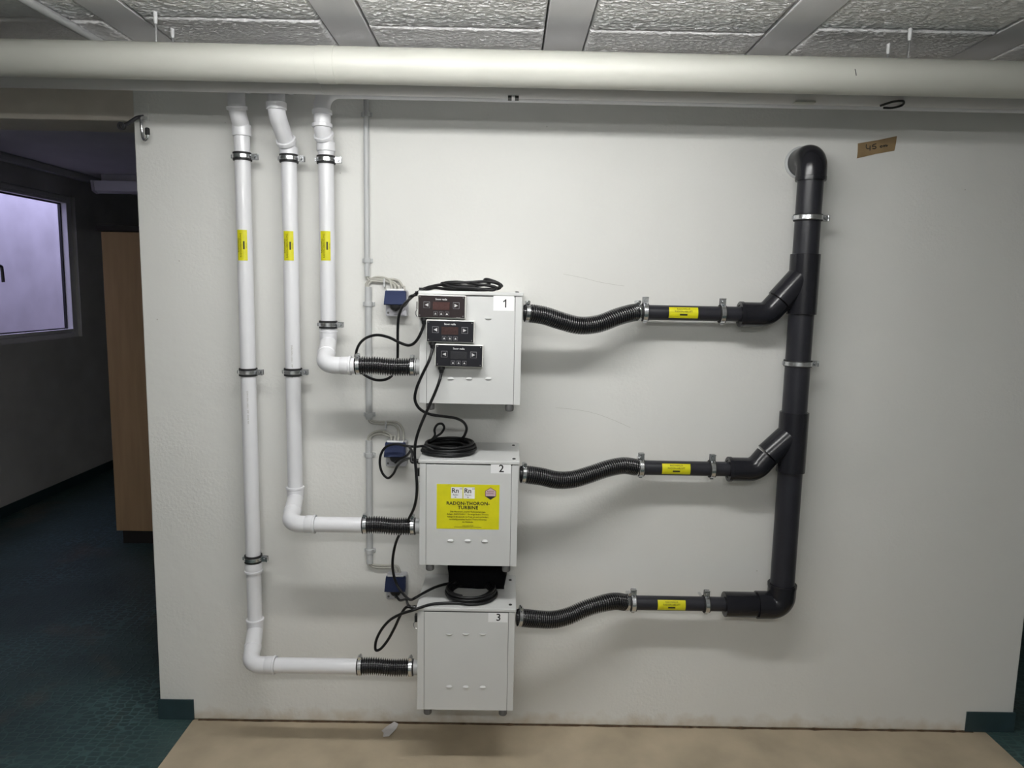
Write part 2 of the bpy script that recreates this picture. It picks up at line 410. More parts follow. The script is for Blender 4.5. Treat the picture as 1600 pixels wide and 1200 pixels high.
# --- floors
FX0, FX1, FY0 = -1.137, 1.808, -1.25
bm = bm_box((X_SIDE - .1, -4.6, -0.003), (FX0, 5.6, 0.0))
bm_box((FX1, -4.6, -0.003), (3.6, 5.6, 0.0), bm=bm)
bm_box((FX0, -4.6, -0.003), (FX1, FY0, 0.0), bm=bm)
bm_box((FX0, 0.22, -0.003), (FX1, 5.6, 0.0), bm=bm)
floor = struct(mesh_obj('floor', bm, 'lino', origin=V((0, 0, 0))), 'worn dark teal linoleum floor with a faint scale pattern', 'floor')
mesh_obj('screed', bm_box((X_SIDE - .1, -4.6, -0.15), (3.6, 5.6, -0.0031)), 'screed', floor)['label'] = 'bare beige screed where the linoleum ends'
# ragged open joint between wall and bare screed
own = bmesh.new(); nj = 150; prev = None
for i in range(nj + 1):
    x = FX0 + .02 + (1.74 - FX0) * i / nj; w = .004 + .004 * noise.noise(V((x * 14, 0, 3))) + .003 * noise.noise(V((x * 45, 2, 0)))
    a_ = own.verts.new((x, -.0015 - max(.001, w), -.0028)); b_ = own.verts.new((x, 0.0, -.0028 + max(.0015, w * .9)))
    if prev: own.faces.new((prev[0], a_, b_, prev[1]))
    prev = (a_, b_)
mesh_obj('joint', own, 'jointdirt', floor)
# --- skirting remnants
a = PY(303, 1092, 0).x; sk_h = PY(270, 1092, 0).z
bm = bm_box((X_L - .006, -0.006, 0), (a, 0, sk_h), 0.001); bm_box((X_L - .006, 0, 0), (X_L, 0.22, sk_h), 0.001, bm=bm)
struct(mesh_obj('baseboard_left', bm, 'skirt'), 'short dark teal skirting at the left foot of the white wall', 'baseboard')
a = PY(1508, 1130, 0).x
bm = bm_box((a, -0.006, 0), (X_R + .006, 0, sk_h), 0.001); bm_box((X_R, 0, 0), (X_R + .006, 0.22, sk_h), 0.001, bm=bm)
struct(mesh_obj('baseboard_right', bm, 'skirt'), 'short dark teal skirting at the right foot of the white wall', 'baseboard')
# --- side wall with the window hole, other walls
WY0, WY1 = 2.16, PX(118, 400, X_SIDE).y + 0.03
WZ0, WZ1 = PX(60, 533, X_SIDE).z, PX(60, 296, X_SIDE).z
WT = 0.115
V0, V1 = 0.50, 1.63                  # assumed window out of view, added so its daylight lifts the back room
bm = bm_box((X_SIDE - WT, -4.6, 0), (X_SIDE, V0, CEIL2 + .2))
bm_box((X_SIDE - WT, V1, 0), (X_SIDE, WY0, CEIL2 + .2), bm=bm)
bm_box((X_SIDE - WT, WY1, 0), (X_SIDE, 5.6, CEIL2 + .2), bm=bm)
for a, b in ((V0, V1), (WY0, WY1)):
    bm_box((X_SIDE - WT, a, 0), (X_SIDE, b, WZ0), bm=bm)
    bm_box((X_SIDE - WT, a, WZ1), (X_SIDE, b, CEIL2 + .2), bm=bm)
struct(mesh_obj('wall_left', bm, 'backwall'), 'dim grey side wall with the window', 'wall')
struct(mesh_obj('baseboard_side', bm_box((X_SIDE, -4.6, 0), (X_SIDE + .008, 5.6, 0.075), 0.001), 'skirt'), 'dark skirting along the grey side wall', 'baseboard')
struct(mesh_obj('wall_far', bm_box((X_SIDE - .22, 5.6, 0), (3.8, 5.8, CEIL2 + .2)), 'backwall'), 'grey end wall of the back room', 'wall')
struct(mesh_obj('wall_right', bm_box((3.6, -4.6, 0), (3.8, 5.6, CEIL2 + .2)), 'wall'), 'grey wall closing the room on the right', 'wall')
struct(mesh_obj('wall_front', bm_box((X_SIDE - .22, -4.8, 0), (3.8, -4.6, CEIL2 + .2)), 'wall'), 'grey wall behind the camera', 'wall')
struct(mesh_obj('ceiling_back', bm_box((X_SIDE, 0.22, CEIL2), (3.6, 5.6, CEIL2 + .15)), 'backceil'), 'smooth dim ceiling of the back room', 'ceiling')
# --- beam and board ceiling of the main room
ceil = struct(mesh_obj('ceiling', bm_box((X_SIDE, -4.6, CEIL + .03), (3.6, 0.22, CEIL + .2)), 'boxside'), 'ceiling of smooth beams with rough boards between', 'ceiling')
BP = 0.637; BW = 0.121; B0 = -0.4825
beam_me = None; bx = []
k0 = -5
while B0 + k0 * BP + BW / 2 < 3.6:
    xc = B0 + k0 * BP; k0 += 1
    if xc - BW / 2 < X_SIDE: continue
    bx.append(xc)
def share(name, me, loc, parent, material):
    o = bpy.data.objects.new(name, me); o.location = V(loc)
    if not me.materials: me.materials.append(MT[material])
    return link(o, parent)
bm = bm_box((-BW / 2, -2.3, 0), (BW / 2, 2.3, 0.05), 0.003); beam_me = bpy.data.meshes.new('beam'); bm.to_mesh(beam_me); bm.free()
for xc in bx: share('beam', beam_me, (xc, -2.3, CEIL), ceil, 'beam')
PW = BP - BW - 0.010
def board_mesh(y0, y1, sd):
    """rough ceiling board: crinkled underside with rounded rim, flat back"""
    nx, ny = 104, max(8, int((y1 - y0) / .0032)); vs = []; fs = []
    for i in range(nx + 1):
        x = -PW / 2 + PW * i / nx
        for k in range(ny + 1):
            y = y0 + (y1 - y0) * k / ny
            edge = min(i, nx - i, k, ny - k)
            h = noise.noise(V((x * 70, y * 120, sd))) * .0032 + noise.noise(V((x * 120, y * 210, sd + 7))) * .0030
            vs.append((x, y, .006 if edge == 0 else .0015 + h if edge == 1 else h))
    q = lambda i, k: i * (ny + 1) + k
    for i in range(nx):
        for k in range(ny): fs.append((q(i, k), q(i, k + 1), q(i + 1, k + 1), q(i + 1, k)))
    b = len(vs); rim = [q(0, 0), q(nx, 0), q(nx, ny), q(0, ny)]
    vs += [(vs[r][0], vs[r][1], .04) for r in rim]; fs.append((b, b + 1, b + 2, b + 3))
    sides = ([q(i, 0) for i in range(nx + 1)], [q(nx, k) for k in range(ny + 1)], [q(i, ny) for i in range(nx, -1, -1)], [q(0, k) for k in range(ny, -1, -1)])
    for n_, sd_ in enumerate(sides): fs.append(tuple(sd_) + (b + (n_ + 1) % 4, b + n_))
    me = bpy.data.meshes.new('ceiling_board'); me.from_pydata(vs, [], fs); me.update()
    me.polygons.foreach_set('use_smooth', [True] * (nx * ny) + [False] * (len(me.polygons) - nx * ny))
    return me
panel_me = board_mesh(-0.494, -0.004, 1.3)
seam = {1: PZ(420, 31, CEIL).y, 2: PZ(720, 44, CEIL).y, 3: PZ(1090, 51, CEIL).y}
for i, xc in enumerate([bx[0] - BP] + bx):
    xm = xc + BP / 2
    if xm - PW / 2 < X_SIDE or xm + PW / 2 > 3.6: continue
    b = round((xm - (B0 - BP / 2)) / BP) + 1                          # bay number in view
    y = seam.get(b, -0.29 - 0.07 * ((b * 7) % 3))
    first = y + 0.5
    while first > 0.02: first -= 0.25
    if y < -0.001:                                                    # the board next to the wall
        mw = board_mesh(y + .004, -.002, 2.1 + b)
        share('ceiling_board', mw, (xm, 0, CEIL - 0.002), ceil, 'panel')
    while y > -4.4:
        share('ceiling_board', panel_me, (xm, y, CEIL + 0.001 + .002 * random.random()), ceil, 'panel'); y -= 0.5
# --- window in the side wall, with its light well outside
def window(nm, label, A, B):
    win = struct(thing(nm, label, 'window', (X_SIDE - .06, (A + B) / 2, WZ0)))
    fx0, fx1 = X_SIDE - .10, X_SIDE - .03
    fr = 0.05
    bm = bm_box((fx0, A, WZ0), (fx1, A + fr, WZ1), 0.002); bm_box((fx0, B - fr, WZ0), (fx1, B, WZ1), 0.002, bm=bm)
    bm_box((fx0, A + fr, WZ0), (fx1, B - fr, WZ0 + .035), 0.002, bm=bm); bm_box((fx0, A + fr, WZ1 - .03), (fx1, B - fr, WZ1), 0.002, bm=bm)
    mesh_obj('window_frame', bm, 'frame', win)
    sy0, sy1, sz0, sz1 = A + fr + .004, B - fr - .004, WZ0 + .04, WZ1 - .034
    mesh_obj('gasket', bm_box((fx1 - .004, sy1 - .008, sz0), (fx1 + .003, sy1 + .004, sz1)), 'gasket', win)
    bm = bm_box((fx0 + .01, sy0, sz0), (fx1 + .012, sy0 + .12, sz1), 0.002); bm_box((fx0 + .01, sy1 - .03, sz0), (fx1 + .012, sy1 - .006, sz1), 0.002, bm=bm)
    bm_box((fx0 + .01, sy0 + .12, sz0), (fx1 + .012, sy1 - .03, sz0 + .025), 0.002, bm=bm); bm_box((fx0 + .01, sy0 + .12, sz1 - .022), (fx1 + .012, sy1 - .03, sz1), 0.002, bm=bm)
    sash = mesh_obj('sash', bm, 'frame', win)
    bm = bm_box((X_SIDE - .078, sy1 - .042, sz0 + .02), (X_SIDE - .060, sy1 - .030, sz1 - .02)); bm_box((X_SIDE - .078, sy0 + .12, sz1 - .032), (X_SIDE - .060, sy1 - .042, sz1 - .022), bm=bm)
    bm_box((X_SIDE - .078, sy0 + .12, sz0 + .025), (X_SIDE - .060, sy1 - .042, sz0 + .033), bm=bm)
    mesh_obj('gasket', bm, 'gasket', sash)
    mesh_obj('pane', bm_box((X_SIDE - .075, sy0 + .12, sz0 + .02), (X_SIDE - .069, sy1 - .03, sz1 - .02)), 'glass', win)
    hy = sy0 + .145; hz = PX(4, 415, X_SIDE).z
    bm = bm_tube(fillet([(fx1, hy - .03, hz), (fx1 + .055, hy - .03, hz), (fx1 + .055, hy + .028, hz - .005), (fx1 + .055, hy + .034, hz - .11)], .012), 0.010, 10)
    bm_box((fx1 + .008, hy - .048, hz - .035), (fx1 + .018, hy - .012, hz + .035), .003, bm=bm)
    mesh_obj('window_handle', bm, 'handle', win, smooth=True)
window('window_1', 'pale framed basement window giving on to a light well', WY0, WY1)
window('window_fill', 'second basement window nearer the lintel, left of the view', V0, V1)
wx = X_SIDE - WT
bm = bm_box((wx - .80, -.2, 0.4), (wx - .60, 5.6, 2.9)); bm_box((wx - .60, -.2, 0.4), (wx, -.1, 2.9), bm=bm); bm_box((wx - .60, 5.5, 0.4), (wx, 5.6, 2.9), bm=bm)
well = struct(mesh_obj('wall_light_well', bm, 'well'), 'rendered wall of the light well outside the window', 'wall')
mesh_obj('well_floor', bm_box((wx - .60, -.1, 0.4), (wx, 5.5, WZ0 - .06)), 'gravel', well)

# ================================================================== LAMP above the camera (out of frame, lights the wall)
MT['tube'] = emit_material('lit_opal_diffuser', (1.0, 1.0, 0.975), LAMP_POWER)
MT['tube2'] = emit_material('lit_opal_diffuser_far', (1.0, 1.0, 0.975), LAMP_POWER * FAR_LAMP)
def batten(LXC, LY, LLEN, label, emit):
    lamp = thing('ceiling_lamp', label, 'lamp', (LXC, LY, CEIL - .085), 'strip lamps of the main room')
    mesh_obj('housing', bm_box((LXC - LLEN / 2 - .02, LY - .030, CEIL - .062), (LXC + LLEN / 2 + .02, LY + .030, CEIL), .003), 'lampbody', lamp)
    for s in (-1, 1):
        mesh_obj('end_cap', bm_box((LXC + s * (LLEN / 2 + .008) - .008, LY - .042, CEIL - .108), (LXC + s * (LLEN / 2 + .008) + .008, LY + .042, CEIL - .050), .003), 'lampbody', lamp)
    mesh_obj('diffuser', bm_box((LXC - LLEN / 2, LY - .038, CEIL - .104), (LXC + LLEN / 2, LY + .038, CEIL - .064), .006), emit, lamp)
batten(-0.10, -1.11, 1.46, 'white strip lamp with an opal cover under the beams in front of the wall', 'tube')
batten(-0.10, -3.20, 1.46, 'white strip lamp with an opal cover farther from the wall, behind the viewer', 'tube2')

# ================================================================== THE TWO PIPES UNDER THE CEILING
def under_ceiling_pipe(Y, zc, r, label, matname, rods, front):
    t = thing('insulated_pipe', label, 'pipe', (0, Y, zc - r), 'insulated pipes under the ceiling')
    xs = [X_SIDE + .02, PY(505, 100, Y).x, 3.58]
    mesh_obj('jacket', bm_tube([(xs[0], Y, zc), (xs[1], Y, zc)], r, 40), matname, t, smooth=True)
    mesh_obj('jacket', bm_tube([(xs[1] + .0015, Y, zc), (xs[2], Y, zc)], r, 40), matname, t, smooth=True)
    if front:
        mesh_obj('overlap_seam', bm_lathe((xs[1] + .012, Y, zc), (1, 0, 0), ring_prof(.05, r - .001, r + .0012), 40, True), matname, t, smooth=True)
    for px, py in rods:
        p = PZ(px, py, CEIL); b = V((p.x, Y, zc + r - .004))
        rod = mesh_obj('hanger_rod', bm_tube([b, (p.x, Y, CEIL + .004)], 0.0035, 8), 'steel', t, smooth=True)
        mesh_obj('sleeve', bm_lathe((p.x, Y, CEIL + .004), (0, 0, -1), [(0, .0050), (.004, .0058), (.028, .0050), (.034, .0036)], 10), 'white', rod, smooth=True)
    return t
ZP = 1.594 + 0.6185
tp1 = under_ceiling_pipe(-0.37, ZP, 0.049, 'thick cream-white insulated pipe across the photo, the front one under the ceiling', 'jacket', [(243, 20), (1424, 45)], True)
mesh_obj('dent_mark', bm_tube([PY(1336, 108, -.4185), PY(1338, 118, -.4200)], .0012, 5), 'ink', tp1)
tp2 = under_ceiling_pipe(-0.255, ZP, 0.050, 'grey insulated pipe in shade, half hidden behind the front ceiling pipe', 'jacket2', [(272, 45), (1393, 65)], False)
# clips hanging under the rear pipe
c0 = PY(802, 157, -.255)
bm = bm_box((c0.x - .016, -.272, ZP - .0535), (c0.x - .005, -.238, ZP - .046)); bm_box((c0.x + .005, -.272, ZP - .0535), (c0.x + .016, -.238, ZP - .046), bm=bm)
pc = mesh_obj('strap_clip', bm, 'rubber', tp2); mesh_obj('clip_plate', bm_box((c0.x - .005, -.272, ZP - .0525), (c0.x + .005, -.238, ZP - .046)), 'white', pc)
c0 = PY(1390, 163, -.255)
bm = bm_tube(smooth([(c0.x - .035, -.27, ZP - .053), (c0.x - .01, -.295, ZP - .047), (c0.x + .022, -.29, ZP - .044), (c0.x + .03, -.27, ZP - .050), (c0.x + .006, -.262, ZP - .056), (c0.x - .02, -.26, ZP - .056)], 5), .0035, 6)
mesh_obj('wire_clip', bm, 'rubber', tp2, smooth=True)
c0 = PY(1254, 158, -.255)
mesh_obj('clip_mark', bm_box((c0.x - .03, -.28, ZP - .0505), (c0.x + .03, -.26, ZP - .046)), 'greycable', tp2)
# thin conduit along the ceiling at the upper left
p0, p1 = PZ(40, 0, CEIL - .012), PZ(150, 62, CEIL - .012)
d = (p1 - p0); q0 = p0 - d * 4; q1 = V((p1.x + d.x / d.y * (-0.01 - p1.y), -0.01, p1.z))
tag(mesh_obj('ceiling_conduit', bm_tube([q0, q1], .0125, 12), 'conduit', smooth=True), 'thin pale conduit running along the ceiling at upper left', 'conduit')

# ================================================================== PIPE CLAMPS
def clamp(c, axis, r, ear, label, group, wide=.012):
    c = V(c); axis = V(axis).normalized(); ear = V(ear); y = V((0, 1, 0))
    t = thing('pipe_clamp', label, 'pipe clamp', (c.x, 0, c.z), group)
    mesh_obj('rubber_lining', bm_lathe(c, axis, ring_prof(wide + (.014 if wide > .0115 and wide < .0125 else .007), r + .0003, r + .0052), 28, True), 'rubber', t, smooth=True)
    band = mesh_obj('band', bm_lathe(c, axis, ring_prof(wide, r + .0045, r + .0070), 28, True), 'steel', t, smooth=True)
    # screw ears on one side, hinge nub on the other
    e0 = r + .005; ax = axis
    def slab(u0, u1, w, y0, y1):
        own = bm_box((u0, -w / 2, y0), (u1, w / 2, y1), .0006, seg=1)
        m = Matrix((ear, ax, y)).transposed().to_4x4(); m.translation = c
        return xform(own, m)
    bm = slab(e0, e0 + .021, .019, -.008, -.005); merge(bm, slab(e0, e0 + .021, .019, .003, .006)); merge(bm, slab(e0 + .018, e0 + .0215, .019, -.012, -.005))
    mesh_obj('ear', bm, 'steel', t)
    merge_b = slab(-e0 - .006, -e0, .012, -.005, .005)
    mesh_obj('hinge', merge_b, 'steel', t)
    bc = c + ear * (e0 + .010)
    bm = bm_lathe(bc - y * .016, y, [(0, .0052), (.0045, .0058), (.0046, .003), (.030, .003)], 8)
    mesh_obj('bolt', bm, 'steel', t, smooth=True)
    mesh_obj('standoff', bm_tube([c + y * (r + .004), (c.x, 0.003, c.z)], .005, 10), 'steel', t, smooth=True)
    return t

# ================================================================== WHITE SUCTION PIPES
RW = 0.025; RS = 0.0285
YW = -0.070                         # axis of the risers
YB = -0.228                         # axis of the box inlets
def sleeve(p, axis, ln, r=RS, seg=28, lip=0.0022):
    """socket: barrel with a thicker rolled lip at the open end (start)"""
    return bm_lathe(p, axis, [(0, r - .001), (.0008, r + lip), (.007, r + lip), (.0085, r), (ln - .004, r), (ln, r - .003)], seg)
def riser(name, label, xa_pix, top_path, y_elbow, xl_pix, y_horiz, x_end, couplings, sticker_px, clamps, clamp_words, print_px=None):
    """xa_pix: ((x,y),(x,y)) two pixels on the pipe axis"""
    (xa, ya), (xb, yb) = xa_pix
    pa, pb = PY(xa, ya, YW), PY(xb, yb, YW); X = (pa.x + pb.x) / 2
    zE = PY(xb, y_elbow, YW).z                      # where the lower elbow starts
    ph = PY(xl_pix, y_horiz, YB)                    # axis of the horizontal run
    zt = top_path[0].z
    t = thing(name, label, 'pipe', (X, YW, ph.z - RW), 'white suction pipes')
    mesh_obj('pipe', bm_tube([(X, YW, zE - .004), (X, YW, zt)], RW, 32), 'whitepvc', t, smooth=True)
    # lower elbow group: out from the wall, then to the right
    Xc = ph.x
    pe = [(X, YW, zE), (X, YW, zE - .022), V((Xc, YB, ph.z)), (Xc + .085, YB, ph.z)]
    el = mesh_obj('elbow', bm_tube(fillet(pe, [.05, .044], 12), RW + .0022, 32), 'whitepvc', t, smooth=True)
    mesh_obj('socket', sleeve((X, YW, zE + .018), (0, 0, -1), .042), 'whitepvc', el, smooth=True)
    dg_ = (V(pe[2]) - V(pe[1])); m = V(pe[1]) + dg_ * .52
    mesh_obj('socket', bm_lathe(m, dg_, ring_prof(.016, RW - .002, RW + .0042, .002), 28, True), 'whitepvc', el, smooth=True)
    mesh_obj('socket', sleeve((Xc + .085, YB, ph.z), (-1, 0, 0), .036), 'whitepvc', el, smooth=True)
    mesh_obj('pipe', bm_tube([(Xc + .07, YB, ph.z), (x_end, YB, ph.z)], RW, 32), 'whitepvc', t, smooth=True)
    for cy in couplings:
        p = PY(xa, cy, YW); mesh_obj('coupling', sleeve((X, YW, p.z - .022), (0, 0, 1), .044), 'whitepvc', t, smooth=True)
    # upper part
    mesh_obj('upper_bend', bm_tube(top_path, RW + .0015, 32), 'whitepvc', t, smooth=True)
    # sticker, reading upwards
    s0, s1 = PY(xa, sticker_px[0], YW - RW).z, PY(xa, sticker_px[1], YW - RW).z
    cz = (s0 + s1) / 2; hl = abs(s0 - s1) / 2
    st = mesh_obj('sticker', bm_patch((X, YW, cz), (0, 0, 1), (-1, 0, 0), RW + .0003, -hl, hl, -.0165, .0175), 'yellow', t, smooth=True)
    st['label'] = 'yellow sticker with black lettering'
    K = dict(parent=st, c=(X, YW, cz), axis=(0, 0, 1), side=(-1, 0, 0), r=RW + .0008)
    bend_text('lettering', 'RADONRILL', .0085, material='oliveink', dv=.0125, **K)
    bend_text('lettering', 'RADON-ABSAUGUNG', .0085, material='oliveink', dv=.004, stretch=.92, **K)
    mesh_obj('arrow_bar', bm_patch((X, YW, cz), (0, 0, 1), (-1, 0, 0), RW + .0008, -.013, .013, -.0085, -.0035, .0003), 'ink', st)
    bend_text('lettering', 'www.radon', .004, material='oliveink', dv=-.0135, **K)
    if print_px:
        zc_ = PY(xb, print_px, YW - RW).z
        bend_text('lettering', 'DIN EN 1451  PP  DN 50', .0062, (X, YW, zc_), (0, 0, -1), (1, 0, 0), RW + .0002, t, 'greycable', dv=.004, stretch=1.7)
    for cy, w in zip(clamps, clamp_words):
        p = PY(xa, cy, YW); clamp((X, YW, p.z), (0, 0, 1), RW, (1, 0, 0), w, 'rubber-lined clamps on the white pipes')
    return t, X, ph

XIN = PY(652, 571, YB).x            # left flank of the boxes
def hose_start(px, py): return PY(px, py, YB).x
# tops: out from the wall and up behind the ceiling pipes
xp1 = ((379, 255), (398, 950)); xp2 = ((453.5, 270), (460, 760)); xp3 = ((509, 300), (514, 500))
X1 = (PY(*xp1[0], YW).x + PY(*xp1[1], YW).x) / 2; X2 = (PY(*xp2[0], YW).x + PY(*xp2[1], YW).x) / 2; X3 = (PY(*xp3[0], YW).x + PY(*xp3[1], YW).x) / 2
def top_path(X, ypix, xpix, Yout, dx=0.0):
    z0 = PY(xpix, ypix, YW).z; rise = abs(Yout - YW)
    return [V(p) for p in fillet([(X, YW, z0 - .03), (X, YW, z0), (X + dx, Yout, z0 + rise), (X + dx, Yout, CEIL - .092), (X + dx, .002, CEIL - .092)], [.06, .06, .035], 8)]
tp_a = top_path(X1, 197, 378, -.108); tp_b = top_path(X2, 232, 452, -.158, -.010)
z3 = PY(506, 222, YW).z; zr = PY(540, 141, -.095).z
tp_c = [V(p) for p in fillet([(X3, YW, z3 - .03), (X3, YW, z3), (X3 - .004, -.098, z3 + .03), (X3 - .004, -.098, zr), (X_R - .05, -.098, zr)], [.04, .04, .055], 10)]
t1, X1, ph1 = riser('suction_pipe', 'longest white plastic pipe, leftmost of the three, bending right to the bottom box', xp1, tp_a, 974, 391, 1038.5, hose_start(563, 1038), [884], (359, 407), (245, 581, 872),
    ['steel clamp near the top of the leftmost white pipe', 'steel clamp halfway down the leftmost white pipe', 'lowest steel clamp on the leftmost white pipe'], 637)
t2, X2, ph2 = riser('suction_pipe', 'middle white plastic pipe, bending right to the box marked 2', xp2, tp_b, 768, 452.5, 818.5, hose_start(571, 819), [], (361, 407), (248, 581),
    ['steel clamp near the top of the middle white pipe', 'steel clamp halfway down the middle white pipe'], 565)
t3, X3, ph3 = riser('suction_pipe', 'shortest white plastic pipe, nearest the boxes, bending right to the box marked 1', xp3, tp_c, 524, 507, 570.5, hose_start(560, 571), [], (361, 407), (250, 507),
    ['steel clamp near the top of the shortest white pipe', 'steel clamp just above the bend of the shortest white pipe'])
# socket lips on the upper bends
def lip(t, path, f, w=.010, ro=.0060):
    p = resample(path, .004); i = int(f * (len(p) - 1)); d = p[min(i + 1, len(p) - 1)] - p[max(0, i - 1)]
    mesh_obj('socket', bm_lathe(p[i], d, ring_prof(w, RW - .002, RW + ro, .0015), 28, True), 'whitepvc', t, smooth=True)
def at_z(path, z):
    p = resample(path, .004)
    return min(range(len(p)), key=lambda i: abs(p[i].z - z)) / (len(p) - 1)
z0 = tp_a[0].z
lip(t1, tp_a, at_z(tp_a, z0 + .018), .036, .0045); lip(t1, tp_a, at_z(tp_a, z0 + .075), .012, .007); lip(t1, tp_a, at_z(tp_a, z0 + .135), .010, .006)
z0 = tp_b[0].z
lip(t2, tp_b, at_z(tp_b, z0 + .015), .034, .0045); lip(t2, tp_b, at_z(tp_b, z0 + .052), .014, .007); lip(t2, tp_b, at_z(tp_b, z0 + .140), .022, .006)
z0 = tp_c[0].z
lip(t3, tp_c, at_z(tp_c, z0 + .015), .030, .0045); lip(t3, tp_c, at_z(tp_c, z0 + .048), .012, .007); lip(t3, tp_c, at_z(tp_c, z0 + .075), .012, .007); lip(t3, tp_c, at_z(tp_c, z0 + .115), .014, .006)

# ================================================================== TURBINE BOXES
YF = -0.28                          # front of the boxes
YR = -0.002
def louvre(x, z, flip, y):
    own = bmesh.new(); w, h, d = .0110, .0060, .0048; n = 8; A = []; B = []
    for i in range(n + 1):
        s = -1 + 2 * i / n
        A.append(own.verts.new((x + w * s, y - d * sqrt(max(0, 1 - s * s)) - .0002, z)))
        B.append(own.verts.new((x + w * s, y - .0002, z + flip * h * sqrt(max(0, 1 - s * s)) * 1.0)))
    base = [own.verts.new((x + w * (-1 + 2 * i / n), y + .0003, z)) for i in range(n + 1)]
    for i in range(n):
        for a, b in ((A, B), (base, A)):
            try: own.faces.new((a[i], a[i + 1], b[i + 1], b[i]))
            except Exception: pass
    bmesh.ops.remove_doubles(own, verts=own.verts[:], dist=1e-6)
    return own
def turbine(num, label, tl, tr, bl, br, seamL, seamR, louv, feet, tag_px):
    """tl.. pixels of the front face corners (top = upper edge of the lid)"""
    TL, TR, BL, BR = [PY(x, y, YF) for x, y in (tl, tr, bl, br)]
    x0 = (TL.x + BL.x) / 2; x1 = (TR.x + BR.x) / 2; z1 = (TL.z + TR.z) / 2; z0 = (BL.z + BR.z) / 2
    t = thing('turbine_box', label, 'box', ((x0 + x1) / 2, (YF + YR) / 2, z0 - .0215), 'grey turbine boxes on the wall')
    lid_h = .011
    mesh_obj('body', bm_box((x0 + .003, YF + .003, z0), (x1 - .003, YR, z1 - lid_h - .0012), .0025), 'box', t)
    mesh_obj('lid', bm_box((x0 - .001, YF - .002, z1 - lid_h), (x1 + .001, YR, z1), .0022), 'box', t)
    sl, sr = PY(seamL, (tl[1] + bl[1]) / 2, YF).x, PY(seamR, (tr[1] + br[1]) / 2, YF).x
    mesh_obj('corner_strip', bm_box((x0 + .003, YF + .0003, z0 + .0005), (sl - .0012, YF + .004, z1 - lid_h - .003), .0008), 'box', t)
    mesh_obj('corner_strip', bm_box((sr + .0012, YF + .0003, z0 + .0005), (x1 - .003, YF + .004, z1 - lid_h - .003), .0008), 'box', t)
    mesh_obj('seam_shade', bm_box((sl - .003, YF + .0022, z0 + .001), (sr + .003, YF + .0029, z1 - lid_h - .001)), 'boxside', t)  # dark sheet behind the panel seams, their shadow gap put in as colour
    mesh_obj('front_panel', bm_box((sl, YF, z0 + .001), (sr, YF + .0021, z1 - lid_h - .004), .0007), 'box', t)
    for (x, y, f) in louv:
        p = PY(x, y, YF); mesh_obj('louvre', louvre(p.x, p.z, f, YF), 'box', t, smooth=False)
    for s in (0, 1):
        for yy in (YF + .0145, YR - .03):
            fx = x0 + .036 if s == 0 else x1 - .036
            bm = bm_lathe((fx, yy, z0 + .001), (0, 0, -1), [(0, .0130), (.010, .0135), (.018, .0135), (.021, .012), (.0225, .007)], 16)
            mesh_obj('foot', bm, 'foot', t, smooth=True)
    for yy in (YF + .03, YR - .045):
        bm = bm_lathe((x1 - .018, yy, z1 - .0005), (0, 0, 1), [(0, .0055), (.0022, .0055), (.0035, .0035)], 12); mesh_obj('screw', bm, 'blackplastic', t, smooth=True)
    # spring latch and cable gland on the left flank, near the front
    lz = z1 - .045
    bm = bm_box((x0 - .008, YF + .012, lz - .012), (x0 + .003, YF + .030, lz + .012), .002); latch = mesh_obj('latch', bm, 'blackplastic', t)
    bm = bm_tube(smooth([(x0 - .004, YF + .02, lz - .008), (x0 - .011, YF + .02, lz - .020), (x0 - .010, YF + .02, lz - .031), (x0 - .004, YF + .02, lz - .036), (x0 + .003, YF + .02, lz - .035)], 4), .0012, 6)
    mesh_obj('latch_wire', bm, 'steel', latch, smooth=True)
    bm = bm_lathe((x0 + .004, YF + .02, z1 - .012), (-1, 0, .25), [(0, .008), (.008, .0085), (.009, .007), (.018, .006)], 12); mesh_obj('cable_gland', bm, 'blackplastic', t, smooth=True)
    # outlet stub (right) and inlet stub (left) are covered by the hoses
    a = PY(tag_px[0], tag_px[1], YF); b = PY(tag_px[2], tag_px[3], YF)
    st = mesh_obj('number_sticker', bm_box((a.x, YF - .0005, b.z), (b.x, YF + .0001, a.z)), 'white', t); st['label'] = 'white sticker with the number ' + str(num)
    if num == 1:
        cx, cz, hh = a.x * .45 + b.x * .55, (a.z + b.z) / 2, .0125
        bm = bm_prism([(cx + u, YF - .0009, cz + v) for u, v in ((.001, -hh), (.0048, -hh), (.0048, hh), (.0018, hh), (-.0008, hh - .0035), (-.0052, hh - .0058), (-.0052, hh - .0092), (.001, hh - .0062))], (0, .0004, 0))
        mesh_obj('lettering', bm, 'ink', st)
    else: face_text('lettering', str(num), .034, ((a.x * .47 + b.x * .53), YF - .0007, (a.z + b.z) / 2), st, 'ink', bold=.0004)
    return t, x0, x1, z0, z1
box1, b1x0, b1x1, b1z0, b1z1 = turbine(1, 'uppermost light grey metal box, numbered 1, with three controllers on its front', (653, 455.5), (817, 455.5), (654.5, 631), (815, 632.5), 667, 803.5,
    [(763, 497.5, -1), (763, 592, 1), (733, 592, 1), (704, 592, 1)], None, (771, 462, 803, 486))
box2, b2x0, b2x1, b2z0, b2z1 = turbine(2, 'middle light grey metal box, numbered 2, with the big yellow poster sticker', (653.5, 718), (811.5, 721), (654, 883), (809, 885.5), 666, 798,
    [(704, 845, 1), (731, 845, 1), (757.5, 846, 1)], None, (767, 725, 798, 740))
box3, b3x0, b3x1, b3z0, b3z1 = turbine(3, 'lowest light grey metal box, numbered 3, just above the floor', (650, 949), (806, 951.5), (651, 1108), (803, 1112), 663, 793,
    [(702, 990.5, -1), (728, 990.5, -1), (754.5, 990.5, -1), (702, 1073, 1), (728, 1073.5, 1), (754, 1074, 1)], None, (763, 957.5, 793, 972.5))

